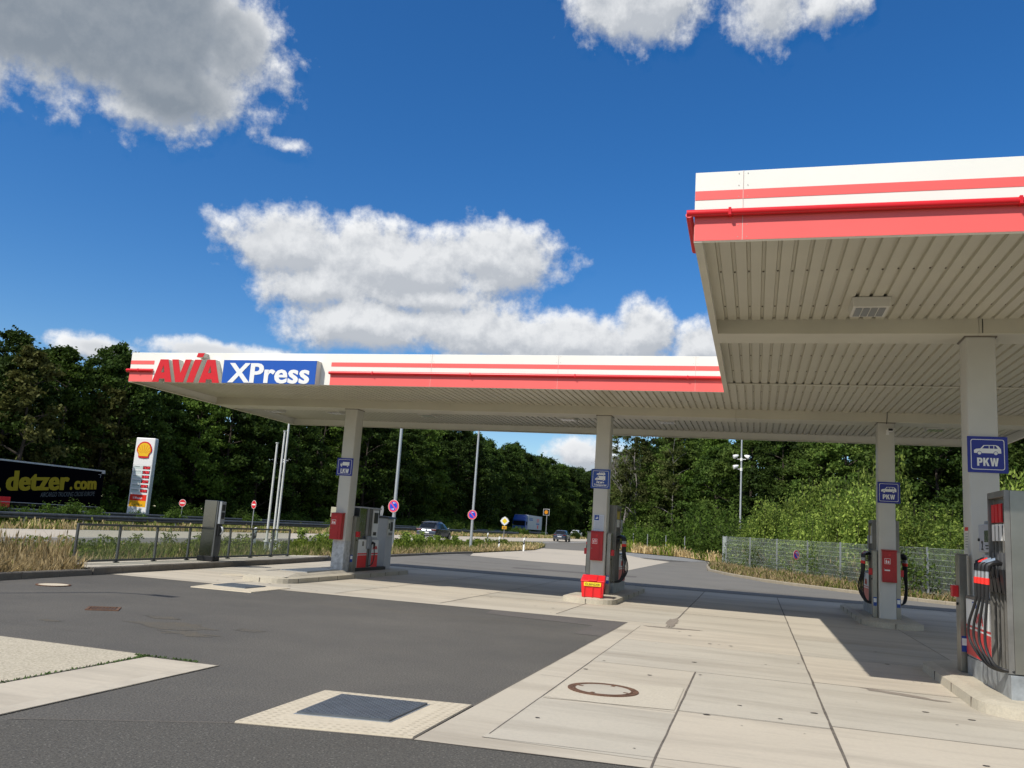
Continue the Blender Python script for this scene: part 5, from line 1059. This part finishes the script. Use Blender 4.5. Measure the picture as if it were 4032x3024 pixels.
# ---------------------------------------------------------------- vegetation
def quads_mesh(name, c, s, flatz=0., droop=0., aspect=.62, tint=None, seed=0):
    g_ = np.random.default_rng(seed); n = len(c)
    nrm = g_.normal(size=(n, 3)); nrm[:, 2] += flatz; nrm /= np.linalg.norm(nrm, axis=1)[:, None]
    a = g_.normal(size=(n, 3)); a[:, 2] -= droop; a -= nrm*(a*nrm).sum(1)[:, None]; a /= np.linalg.norm(a, axis=1)[:, None]; b = np.cross(nrm, a)
    s = s[:, None]; j = lambda: g_.uniform(.75, 1.2, (n, 1))
    v = np.stack([c-a*s*j(), c-b*s*aspect*j()+nrm*s*.12, c+a*s*j(), c+b*s*aspect*j()+nrm*s*.12], 1).reshape(-1, 3)
    me = bpy.data.meshes.new(name); me.vertices.add(4*n); me.vertices.foreach_set('co', v.astype(np.float32).ravel())
    me.loops.add(4*n); me.loops.foreach_set('vertex_index', np.arange(4*n, dtype=np.int32)); me.polygons.add(n)
    me.polygons.foreach_set('loop_start', np.arange(0, 4*n, 4, dtype=np.int32)); me.polygons.foreach_set('loop_total', np.full(n, 4, dtype=np.int32))
    me.update(calc_edges=True); at = me.attributes.new('tint', 'FLOAT', 'POINT')
    at.data.foreach_set('value', np.repeat(tint if tint is not None else g_.random(n), 4).astype(np.float32)); return me
def crown_pts(g_, H, Rm, z0, K, per, prof, cr=(.09, .20), flat=.62):
    C = []; S_ = []; TT = []
    for k in range(K):
        h = z0+(H-z0)*g_.random()**.85; rr = Rm*prof((h-z0)/(H-z0)); a = g_.uniform(0, 2*np.pi); q = rr*np.sqrt(g_.uniform(.25, 1.0))
        cc = np.array([q*np.cos(a), q*np.sin(a), h]); cr_ = Rm*g_.uniform(*cr)*(1.15-.4*(h-z0)/(H-z0)); m = int(per*g_.uniform(.6, 1.3))
        d = g_.normal(size=(m, 3)); d /= np.linalg.norm(d, axis=1)[:, None]; d *= (g_.random((m, 1))**.62)*cr_*g_.uniform(.55, 1.75, 3)*(1+.35*g_.normal(size=(m, 1))); d[:, 2] *= flat
        C.append(cc+d); t0 = g_.random(); TT.append(np.clip(t0*.6+g_.random(m)*.5, 0, 1))
    return np.concatenate(C), np.concatenate(TT)
def trunk_mb(g_, H, r0, limbs, z0, Rm, lean=.03):
    b = MB(); P = [(0, 0, -.2)]; x = y = 0
    for i in range(1, 7): x += g_.normal()*H*lean*.25; y += g_.normal()*H*lean*.25; P.append((x, y, H*.93*i/6))
    b.tube(P, [r0*(1-.15*i)*(1.25 if i == 0 else 1) for i in range(7)], 8)
    for k in range(limbs):
        h = z0*.7+(H*.8-z0*.7)*(k+.5)/limbs; i = min(int(h/(H*.93)*6), 5); t = h/(H*.93)*6-i; A_ = Vector(P[i]).lerp(Vector(P[i+1]), t); a = g_.uniform(0, 6.28); ln = Rm*g_.uniform(.5, .85)*(1-.4*h/H)
        d = Vector((math.cos(a), math.sin(a), g_.uniform(.25, .8))); m_ = A_+d*ln*.5+Vector((0, 0, .1*ln)); e = A_+d*ln
        b.tube([A_, m_, e], [r0*.38*(1-.6*h/H)+.02, r0*.25*(1-.6*h/H)+.015, .012], 5)
    return b
L_dark = leafmat('leaves_dark', (.015, .034, .007), (.075, .125, .022), .32)
L_mid = leafmat('leaves_mid', (.030, .064, .009), (.12, .19, .030), .36)
L_bright = leafmat('leaves_bright', (.035, .080, .009), (.34, .43, .085), .38)
L_olive = leafmat('leaves_olive', (.045, .055, .012), (.095, .095, .028), .25)
L_birch = leafmat('leaves_birch', (.06, .085, .018), (.13, .145, .045), .3)
L_green = leafmat('leaves_green', (.035, .075, .010), (.15, .215, .045), .38)
oakp = lambda t: max(.12, math.sin(math.pi*min(1, .18+.82*t)**.85))**.7 if t < .98 else .15
def make_tree(kind, seed, label, group, H=16., Rm=4.6):
    g_ = np.random.default_rng(seed)
    if kind == 'oak': z0, K, per, m, tm, sz, fl, dr, prof, nm = H*.14, 135, 200, L_dark, m_bark, (.10, .21), .5, .1, oakp, 'forest_tree'
    if kind == 'oakm': z0, K, per, m, tm, sz, fl, dr, prof, nm = H*.08, 145, 195, L_mid, m_bark, (.09, .20), .5, .1, oakp, 'forest_tree'
    if kind == 'oakr': z0, K, per, m, tm, sz, fl, dr, prof, nm = H*.06, 150, 200, L_green, m_bark, (.07, .155), .5, .1, oakp, 'forest_tree'
    if kind == 'olive': z0, K, per, m, tm, sz, fl, dr, prof, nm = H*.25, 70, 190, L_olive, m_bark, (.12, .24), .3, .0, (lambda t: max(.15, 1-.75*t)), 'pine_tree'
    if kind == 'birch': z0, K, per, m, tm, sz, fl, dr, prof, nm = H*.12, 80, 150, L_birch, m_birch, (.09, .17), .1, .9, (lambda t: max(.2, 1-.7*t)*.85), 'birch_tree'
    t = thing(nm, label, 'tree', group=group)
    c, tn = crown_pts(g_, H, Rm, z0, K, per, prof)
    cr = link('crown', quads_mesh('crown', c, g_.uniform(*sz, len(c)), fl, dr, tint=tn, seed=seed), m, t)
    trunk_mb(g_, H, .22 if kind != 'birch' else .13, 12, z0, Rm, .03 if kind != 'birch' else .05).build('trunk', tm, t, smooth=True)
    return t
LAB_D, GR_D = 'dense dark leafy tree in the forest wall beyond the motorway', 'dark trees of the forest wall beyond the motorway'
LAB_R, GR_R = 'tall dark leafy tree in the wood behind the bushes on the right', 'dark trees of the wood behind the bushes on the right'
protos = {('oak', s): make_tree('oak', s, LAB_D, GR_D, 16, 4.4+.2*s) for s in (1, 2, 3)}
protos.update({('oakm', s): make_tree('oakm', s, LAB_D, GR_D, 15, 4.2) for s in (4, 5)})
protos.update({('oakr', s): make_tree('oakr', s, LAB_R, GR_R, 12, 4.0) for s in (6, 7)})
used = set(); rv = random.Random(11)
def put(kind, s, x, y, H, lab=None, group=None, wide=1.):
    p = protos[(kind, s)]; base = {'oak': 16., 'oakm': 15., 'oakr': 12.}[kind]; sc_ = H/base
    if (kind, s) not in used: used.add((kind, s)); p.location = (x, y, T(y)-.05); p.rotation_euler = (0, 0, rv.uniform(0, 6.28)); p.scale = (sc_*wide, sc_*wide, sc_); o_ = p
    else: o_ = dup(p, (x, y, T(y)-.05), rv.uniform(0, 6.28), None, (sc_*wide, sc_*wide, sc_))
    if lab: o_['label'] = lab
    if group: o_['group'] = group
    return o_
edge = [(-70, 22), (-66, 36), (-63, 48), (-61, 58), (-59, 72), (-55, 88), (-51, 104), (-49, 122), (-48, 142), (-48, 158), (-48, 176), (-46, 194), (-45, 212), (-38, 232), (-26, 244), (-12, 250)]
def along(P, step):
    P = [Vector((*p, 0)) for p in P]; out = []; carry = 0
    for a, c in zip(P, P[1:]):
        d = (c-a).length; t = carry
        while t < d: out.append((a.lerp(c, t/d), (c-a).normalized())); t += step
        carry = t-d
    return out
for row, (off, step, h0) in enumerate(((0, 5.2, 14.6), (5.5, 6.2, 15.8), (12, 8, 16.2))):
    for p, d in along(edge, step):
        n = Vector((-d.y, d.x, 0)); q = p+n*(off+rv.uniform(-1.3, 1.3))+d*rv.uniform(-1.2, 1.2)
        hh = h0*rv.uniform(.88, 1.1)*(1+.12*min(1, max(0, (p.y-70)/50)))
        kd = ('oak', rv.choice((1, 2, 3))) if rv.random() < .72 else ('oakm', rv.choice((4, 5)))
        put(*kd, q.x, q.y, hh, wide=rv.uniform(1.0, 1.25))
for x, y, H in ((-10.5, 101, 12.5), (-14.5, 112, 13.5), (-17.5, 121, 13), (-7.5, 97, 13), (-11.5, 116, 15), (-6, 106, 14.5)): put('oakr', 6 if H > 12 else 7, x, y, H, LAB_R, GR_R, wide=1.15)
# wood on the right: from behind the canopy end to the far right
edge2 = [(34, 40), (26, 50), (17, 60), (9, 68), (2, 78), (-4, 88), (-9, 100), (-13, 112)]
for row, (off, step, h0) in enumerate(((0, 4.6, 11.5), (6, 5.6, 13.2), (13, 7.5, 14.2))):
    for p, d in along(edge2, step):
        n = Vector((d.y, -d.x, 0)); q = p+n*(off+rv.uniform(-1.2, 1.2))+d*rv.uniform(-1, 1)
        kd = ('oakr', rv.choice((6, 7))) if rv.random() < (.75, .4, .2)[row] else (('oakm', rv.choice((4, 5))) if rv.random() < .5 else ('oak', rv.choice((1, 2, 3))))
        put(*kd, q.x, q.y, h0*rv.uniform(.88, 1.1), LAB_R, GR_R, wide=1.1)
o_ = make_tree('olive', 21, 'ochre green pine like tree at the left edge of the picture above the black trailer', None, 13.2, 3.6); o_.location = (-56.5, 54.5, .1)
o_ = make_tree('olive', 22, 'yellowish tree crown tip left of the canopy corner behind the price pylon', None, 12, 3.2); o_.location = (-57.5, 64.5, .1)
o_ = make_tree('birch', 31, 'sparse birch with pale trunk and thin drooping branches right of the middle pillar', None, 15.5, 4.0); o_.location = (-12.9, 97, T(97))
bt = dup(o_, (-8.5, 93, T(93)), 2.1, 'second loose birch with hanging twigs just right of the pale one', (.9, .9, .85))
bt = dup(o_, (-16.2, 106, T(106)), 4.0, 'half bare birch partly hidden by the middle pillar', (.9, .9, .95))
# bare twig tree crown top over the canopy and dead wood
b = MB(); g_ = np.random.default_rng(5); t = thing('bare_tree', 'bare grey branching tree among the leaves right of the middle pillar', 'tree', (-14.4, 99, T(99)))
def twig(p, d, ln, r_, n):
    e = p+d*ln; b.tube([p, (p+e)/2+Vector(g_.normal(size=3))*ln*.05, e], [r_, r_*.8, r_*.6], 5)
    if n: 
        for _ in range(3): twig(p+d*ln*g_.uniform(.5, 1), (d+Vector(g_.normal(size=3))*.42+Vector((0, 0, .12))).normalized(), ln*.66, r_*.58, n-1)
twig(Vector((0, 0, 0)), Vector((.02, 0, 1)), 5.2, .14, 5); b.build('trunk', m_birch, t)

# the unlit depth of the woods: one mass of foliage behind the trees one can tell apart
def wood_mass(name, label, P, off, thick, H, N, side, seed):
    g_ = np.random.default_rng(seed); P = [np.array(p, float) for p in P]; C = []
    seg = [np.linalg.norm(b-a) for a, b in zip(P, P[1:])]; tot = sum(seg)
    for (a, b), l in zip(zip(P, P[1:]), seg):
        k = int(N*l/tot); d = (b-a)/l; n_ = np.array([-d[1], d[0]])*side; t_ = g_.random((k, 1)); o_ = off+thick*g_.random((k, 1)); xy = a+(b-a)*t_+n_*o_
        z = H*g_.random(k)**1.1*(.85+.15*np.sin(xy[:, 0]*.5+xy[:, 1]*.4)); C.append(np.column_stack([xy, z+.3]))
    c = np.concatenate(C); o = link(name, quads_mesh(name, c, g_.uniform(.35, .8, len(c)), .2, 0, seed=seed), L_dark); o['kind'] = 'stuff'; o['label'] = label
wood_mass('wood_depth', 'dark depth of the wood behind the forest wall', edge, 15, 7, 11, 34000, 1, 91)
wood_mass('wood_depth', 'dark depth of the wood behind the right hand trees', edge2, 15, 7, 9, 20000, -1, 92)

# bushes and saplings behind the mesh fence
def bush(kind, seed, H, Rm, label, name='bush', group=None, m=L_bright, K=42, per=120, sz=(.05, .11), stems=9):
    g_ = np.random.default_rng(seed); t = thing(name, label, 'bush', group=group); C = []; TT = []; b = MB()
    for k in range(stems*3 if kind == 'sap' else stems):
        a = g_.uniform(0, 6.28); r0 = Rm*.55*g_.random(); top = H*g_.uniform(.55, 1); p0 = np.array([r0*math.cos(a), r0*math.sin(a), 0]); lean = g_.uniform(.1, .5)*Rm*(.6 if kind == 'sap' else 1.1); p1 = p0+np.array([lean*math.cos(a), lean*math.sin(a), top])
        b.tube([tuple(p0), tuple(p0*.5+p1*.5+g_.normal(size=3)*.1), tuple(p1)], [.025, .016, .006], 4)
        n_ = int(per*top*(1.15 if kind == 'sap' else .9)); u_ = g_.uniform(.04, 1.02, n_); base = p0+(p1-p0)*u_[:, None]; sp = (.34+.34*np.sin(u_*3.1))*(.8 if kind == 'sap' else 1.2)
        # twigs: group leaves in small sprays
        nc = max(4, n_//14); idx = g_.integers(0, nc, n_); off = g_.normal(size=(nc, 3))*.6; C.append(base*.35+((p0+(p1-p0)*g_.uniform(.04, 1.0, nc)[:, None])[idx])*.65+off[idx]*sp[:, None]*1.1+g_.normal(size=(n_, 3))*.10)
        t0 = g_.random(nc); TT.append(np.clip(t0[idx]**1.6*.8+g_.random(n_)*.3, 0, 1))
    c = np.concatenate(C); tn = np.concatenate(TT); k_ = c[:, 2] > .02; c = c[k_]; tn = tn[k_]
    link('foliage', quads_mesh('foliage', c, g_.uniform(*sz, len(c)), .4, .0, .5, tint=tn, seed=seed), m, t); b.build('stems', m_bark, t); return t
LB, GB = 'bright green sapling thicket crowding behind the wire mesh fence', 'bright green saplings behind the mesh fence'
B1 = bush('sap', 51, 4.2, 1.7, LB, group=GB); B2 = bush('sap', 52, 3.4, 1.9, LB, group=GB); B3 = bush('b', 53, 2.2, 1.9, 'low mixed green bush in the gap behind the mesh fence', 'bush', 'low bushes behind the mesh fence', L_green, sz=(.04, .09), stems=22)
B4 = bush('sap', 54, 4.0, 2.0, 'grey green loose shrub at the lamp pole behind the mesh fence', 'bush', None, L_mid, sz=(.05, .10))
spots = [(9.5, 36.5, 4.0, 0), (8.3, 38.6, 4.3, 1), (7.0, 40.5, 4.6, 0), (5.6, 42.2, 3.9, 1), (4.6, 44.6, 4.6, 0), (3.3, 46.8, 4.2, 1), (2.4, 49.2, 4.9, 0), (1.3, 51.4, 4.2, 1), (.2, 54.2, 4.1, 0), (10.8, 40, 5.0, 1), (8.8, 42.6, 5.2, 0), (6.8, 45, 5.2, 1), (5.0, 48.5, 5.4, 0), (3.2, 52.5, 5.6, 1), (12.8, 37.2, 5, 0), (13, 43, 5.8, 1), (9.5, 47.5, 6.2, 0), (6.6, 52, 6.4, 1), (3.8, 57, 5.4, 0), (1.2, 58.5, 4.2, 1)]
for i, (x, y, H, v_) in enumerate(spots):
    pr = (B1, B2)[v_]; s_ = H/(4.2, 3.4)[v_]; s_ *= rv.choice((.5, .68, .85, 1.0, 1.15))
    if i < 2: pr.location = (x, y, T(y)); pr.scale = (1.05, 1.05, s_)
    else: dup(pr, (x+rv.uniform(-.4, .4), y+rv.uniform(-.4, .4), T(y)), rv.uniform(0, 6.28), None, (rv.uniform(.8, 1.15),)*2+(s_,))
B4.location = (-.1, 57.2, T(57)); B4.scale = (1.1, 1.1, .8)
first = True
for k in range(16):
    q = fa.lerp(fe, (k+.3)/15)+Vector((.9, .5, 0))*rv.uniform(.8, 1.5)
    if first: B3.location = (q.x, q.y, T(q.y)); first = False
    else: dup(B3, (q.x, q.y, T(q.y)), rv.uniform(0, 6), None, (.7, .7, rv.uniform(.45, .8)))
# far verge bushes right of the middle pillar
LV, GV = 'dark green undergrowth bush along the foot of the far wood', 'undergrowth bushes at the foot of the far wood'
V1 = bush('b', 61, 2.6, 2.6, LV, group=GV, m=L_mid, sz=(.08, .16), stems=30, per=80)
fv = [(-14.5, 92), (-12.5, 88), (-10.5, 84.5), (-8.4, 81), (-6.2, 77.5), (-4.4, 74), (-2.8, 70.5), (-1.4, 67), (-.4, 63.5), (-11.2, 90), (-7, 83), (-4.0, 78), (-1.5, 73), (-15.5, 98), (-17, 106), (1, 68), (3, 64)]
for i, (x, y) in enumerate(fv):
    if i == 0: V1.location = (x, y, T(y))
    else: dup(V1, (x, y, T(y)), rv.uniform(0, 6), None, (1, 1, rv.uniform(.6, 1.5)))
# shrubs by the guard rails
LG, GG = 'feathery green shrub growing through the guard rails', 'green shrubs growing at the guard rails'
G1 = bush('sap', 71, 2.0, 1.0, LG, group=GG, m=L_mid, sz=(.06, .13), stems=7, per=90); first = True
gs = [(-37.8, 34), (-38.0, 36), (-38.2, 37.8), (-38.4, 39.6), (-38.3, 41.2), (-38.2, 43), (-38.0, 46.8), (-38, 50), (-46, 50), (-38.4, 60), (-46, 63), (-46, 70), (-46, 56), (-38.5, 73), (-38.6, 77), (-38.5, 80), (-38.6, 84), (-38.4, 96), (-38, 100), (-37.8, 103), (-37.5, 107), (-37, 111), (-36.5, 118), (-36, 124), (-36, 130), (-37, 138), (-35.5, 134), (-34.8, 143), (-34, 150), (-33.5, 156), (-33, 163), (-32, 170), (-31.5, 157), (-32.4, 159), (-33.4, 160.5), (-31, 152), (-45.5, 88), (-45, 96), (-44, 108)]
for i, (x, y) in enumerate(gs):
    s_ = rv.uniform(.4, .8); s_ *= 1.1 if i in (2, 3, 4) else 1
    if first: G1.location = (x, y, T(y)); G1.scale = (1, 1, .9); first = False
    else: dup(G1, (x, y, T(y)), rv.uniform(0, 6), None, (s_*1.2, s_*1.2, s_))
# forest undergrowth
for p, d in along([(-60, 40), (-57.5, 60), (-55, 74), (-50, 92), (-46.5, 108), (-45.5, 124), (-45.5, 142), (-45.5, 160), (-44, 190), (-42, 210), (-34, 228), (-22, 238)], 5.0):
    dup(V1, (p.x+rv.uniform(-1, 1), p.y, T(p.y)), rv.uniform(0, 6), 'low dark shrub at the foot of the forest wall beyond the motorway', (1, 1, rv.uniform(.4, .95)))['group'] = 'low shrubs at the foot of the forest wall'

# ---------------------------------------------------------------- grass (nobody could count it)
G_green = leafmat('grass_green', (.11, .15, .025), (.30, .33, .09), .35, .7); G_dry = leafmat('grass_dry', (.32, .24, .11), (.70, .55, .30), .3, .7); G_weed = leafmat('weed_green', (.07, .12, .015), (.24, .29, .04), .35, .7)
def inpoly(x, y, P):
    c = np.zeros(len(x), bool); j = len(P)-1
    for i in range(len(P)):
        (xi, yi), (xj, yj) = P[i], P[j]; c ^= ((yi > y) != (yj > y)) & (x < (xj-xi)*(y-yi)/(yj-yi+1e-12)+xi); j = i
    return c
def blades(name, label, m, N, poly, hgt, wdt, seed, z0=0., dens=None, lean=.35, heads=0.):
    g_ = np.random.default_rng(seed); xs = [p[0] for p in poly]; ys = [p[1] for p in poly]; X = []; Y = []; tot = 0
    while tot < N:
        x = g_.uniform(min(xs), max(xs), N*2); y = g_.uniform(min(ys), max(ys), N*2); k = inpoly(x, y, poly)
        if dens is not None: k &= g_.random(len(x)) < dens(x, y)
        X.append(x[k]); Y.append(y[k]); tot += k.sum()
    x = np.concatenate(X)[:N]; y = np.concatenate(Y)[:N]; n = N
    clump = .55+.9*np.clip(np.sin(x*1.9+2*np.sin(y*.7))*np.sin(y*1.3+1.7*np.sin(x*.9))*.5+.5, 0, 1)
    h = g_.uniform(*hgt, n)**1*clump*np.where(x < -17.5, np.clip(1-(-x-17.5)/6, .45, 1), 1) if name not in ('roadside_grass', 'roadside_dry_grass') else g_.uniform(*hgt, n)*clump; a = g_.uniform(0, 6.283, n); wv = g_.uniform(*wdt, n)*(1+np.hypot(x, y)/60)
    z = .0048*(np.clip(y, 25, 200)-25)+z0; dx, dy = np.cos(a)*wv, np.sin(a)*wv; l1, l2 = g_.normal(0, lean, n)*h, g_.normal(0, lean, n)*h
    v = np.stack([np.stack([x-dx, y-dy, z], 1), np.stack([x+dx, y+dy, z], 1), np.stack([x+l1*.45+dx*.7, y+l2*.45+dy*.7, z+h*.6], 1), np.stack([x+l1, y+l2, z+h], 1), np.stack([x+l1*.45-dx*.7, y+l2*.45-dy*.7, z+h*.6], 1)], 1).reshape(-1, 3)
    if heads:
        k = np.nonzero(g_.random(n) < heads)[0]; q = np.stack([x+l1, y+l2, z+h], 1)[k]; hw = wv[k][:, None]*1.3; hx = np.stack([np.cos(a[k]), np.sin(a[k]), 0*a[k]], 1)*hw; up = np.zeros_like(q); up[:, 2] = .10*h[k]+.04
        e = np.stack([q-up*1.2, q+hx-up*.1, q+up*.4, q+up, q-hx-up*.1], 1).reshape(-1, 3); v = np.concatenate([v, e]); n += len(k)
    me = bpy.data.meshes.new(name); me.vertices.add(5*n); me.vertices.foreach_set('co', v.astype(np.float32).ravel()); me.loops.add(5*n); me.loops.foreach_set('vertex_index', np.arange(5*n, dtype=np.int32)); me.polygons.add(n)
    me.polygons.foreach_set('loop_start', np.arange(0, 5*n, 5, dtype=np.int32)); me.polygons.foreach_set('loop_total', np.full(n, 5, dtype=np.int32)); me.update(calc_edges=True)
    at = me.attributes.new('tint', 'FLOAT', 'POINT'); at.data.foreach_set('value', np.repeat(g_.random(n), 5).astype(np.float32)); o = link(name, me, m); o['kind'] = 'stuff'; o['label'] = label; return o
VP = [(-22.9, -5), (-22.9, 50), (-22.8, 68), (-19.8, 77), (-17.6, 73.5), (-15.6, 62), (-15.5, 47), (-15.65, 44), (-15.5, 35), (-15.5, 29.6), (-15.9, 28.5), (-15.5, 16.4), (-14.2, 15.9), (-14.1, 13.4), (-13.7, 10), (-13.4, 4)]
gv = bpy.data.meshes.new('grass_verge')
sheet('grass_verge', VP, ground_mat('dry_turf', (.17, .17, .06), (.11, .13, .035), (.16, .13, .06), 14, .6, bump=.6, finemix=.5), .05)
dist_road = lambda x: np.clip((-x-15.2)/3.2, 0, 1)
blades('green_grass', 'tall green grass and weeds on the verge between forecourt and road', G_green, 42000, VP, (.10, .42), (.006, .013), 1, .03, lambda x, y: .08+.92*np.clip((-x-15.4)/1.6, 0, 1), heads=.15)
blades('dry_grass', 'straw coloured dry grass along the forecourt kerb', G_dry, 36000, VP, (.07, .34), (.005, .011), 2, .03, lambda x, y: np.clip(1.1-(-x-14.2)/1.7, .05, 1)*np.where((y < 15.9) | (y > 29), 1, .5), .45, heads=.25)
blades('dry_tufts', 'tall straw tufts beside the left end of the glass windbreak', G_dry, 3000, [(-17.4, 11), (-17.2, 16.4), (-15.4, 16.6), (-14.6, 15.8), (-14.5, 12)], (.3, .75), (.005, .010), 13, .03, None, .3, heads=.5)
blades('tall_weeds', 'tall leafy weeds with seed heads in the verge', G_weed, 1500, [(-18.6, 9), (-18.4, 15.8), (-16.4, 16), (-15.3, 12), (-15.0, 9)], (.45, 1.0), (.01, .02), 3, .03, None, .18, heads=.7)
blades('golden_grass', 'golden dry grass on the tip of the traffic island', G_dry, 14000, [(-22, 50), (-22.3, 68), (-19.6, 76), (-17.6, 73), (-15.6, 62), (-15.5, 47), (-16.5, 42), (-19, 46)], (.10, .34), (.007, .014), 4, .03, lambda x, y: np.clip((y-44)/14, .1, 1), heads=.3)
blades('verge_weeds', 'leafy green weeds behind the truck pump on the island verge', G_weed, 9000, [(-22.6, 32), (-22.6, 60), (-17.5, 52), (-16.4, 32)], (.15, .5), (.012, .022), 5, .03, heads=.3)
def leafy(name, label, poly, K, hgt, seed, m=None, per=70, sz=(.02, .05), rad=.28):
    g_ = np.random.default_rng(seed); xs = [p[0] for p in poly]; ys = [p[1] for p in poly]; C = []; k = 0
    while k < K:
        x, y = g_.uniform(min(xs), max(xs)), g_.uniform(min(ys), max(ys))
        if not inpoly(np.array([x]), np.array([y]), poly)[0]: continue
        k += 1; h = g_.uniform(*hgt); n = int(per*h/.4); t_ = g_.random(n)**.7; st = g_.integers(0, 4, n); a = st*1.57+g_.uniform(0, 6)
        C.append(np.column_stack([x+np.cos(a)*rad*.5*t_+g_.normal(0, .05, n), y+np.sin(a)*rad*.5*t_+g_.normal(0, .05, n), T(y)+.04+h*t_]))
    c = np.concatenate(C); d = np.hypot(c[:, 0], c[:, 1]); o = link(name, quads_mesh(name, c, g_.uniform(*sz, len(c))*(1+d/70), .5, 0, .5, seed=seed), m or G_weed); o['kind'] = 'stuff'; o['label'] = label
leafy('leafy_weeds', 'leafy green weeds scattered through the verge grass', [(-20.5, 8), (-22.5, 30), (-22.3, 62), (-17.5, 66), (-16.3, 45), (-16.4, 29), (-16.2, 16.4), (-15.2, 13), (-15, 8)], 260, (.2, .6), 41)
leafy('herb_clumps', 'clumps of taller herbs on the island verge beside the road', [(-22.5, 36), (-22.4, 58), (-18.5, 58), (-17.2, 36)], 60, (.4, .85), 42, L_bright, 110)
RP = [(-36.1, -5), (-34.4, -5), (-34.4, 80), (-33.7, 100), (-32.1, 122), (-30.4, 160), (-33, 162), (-38.5, 140), (-41, 120), (-46, 95), (-47, 10), (-36.1, 8)]
blades('roadside_grass', 'green and dry grass strip under the guard rails', G_green, 26000, RP, (.1, .45), (.014, .028), 6, .0, heads=.2)
blades('roadside_dry_grass', 'pale dry grass edge along the far side of the road', G_dry, 22000, RP, (.08, .38), (.012, .024), 7, .0, lambda x, y: np.clip(1.2-(-x-34.3)/2.2, .12, 1), heads=.25)
FPp = [(-2.7, 57), (-2.2, 47), (-1.2, 43.5), (.7, 39.1), (2.4, 36.9), (3.95, 35.1), (5.2, 33.7), (6.8, 32.3), (12, 31.4), (12, 34), (7.8, 34.5), (2.0, 50), (0, 60)]
sheet('fence_verge', FPp, ground_mat('verge_soil', (.30, .23, .12), (.20, .16, .08), (.13, .12, .05), 14, .8, bump=.6, finemix=.5), .09)
blades('fence_dry_grass', 'dry straw grass at the foot of the mesh fence', G_dry, 17000, FPp, (.05, .28), (.006, .012), 8, .08, None, .5, heads=.2)
blades('fence_green_weeds', 'green weeds at the foot of the mesh fence', G_weed, 6000, FPp, (.04, .28), (.008, .016), 9, .08, lambda x, y: .25+.75*(np.sin(x*1.7+y*.9) > .1), .4, heads=.2)
leafy('fence_weeds', 'sunlit weeds and brambles just behind the mesh fence', [(6.9, 34.6), (9.5, 35.5), (4.6, 47), (1.2, 57), (-1.5, 58), (-1.5, 54.2)], 900, (.25, 1.5), 43, L_bright, 90, (.035, .07), .6)
blades('fence_straw', 'tall pale dry stems behind the mesh fence', G_dry, 6000, [(6.7, 34.5), (8.2, 35), (1.0, 54), (-1.3, 54.3)], (.3, 1.0), (.005, .010), 14, .05, None, .25, heads=.3)
FV = [(-3.1, 64.5), (-5.6, 71.6), (-10.6, 75.4), (-12.8, 84), (-13.6, 92), (-9, 92), (-4, 80), (0, 66), (-1.5, 60)]
sheet('far_verge', FV, ground_mat('far_verge_soil', (.36, .27, .13), (.20, .17, .07), (.2, .15, .07), 10, .5, bump=.6), .05)
blades('far_verge_dry_grass', 'golden dry grass slope in front of the far wood', G_dry, 12000, FV, (.15, .7), (.012, .022), 10, .05, heads=.2)
blades('far_verge_green', 'green weeds on the far verge before the wood', G_weed, 9000, FV, (.2, .9), (.015, .03), 12, .05, lambda x, y: (np.sin(x*.9)*np.sin(y*.6) > -.2)*1., heads=.2)
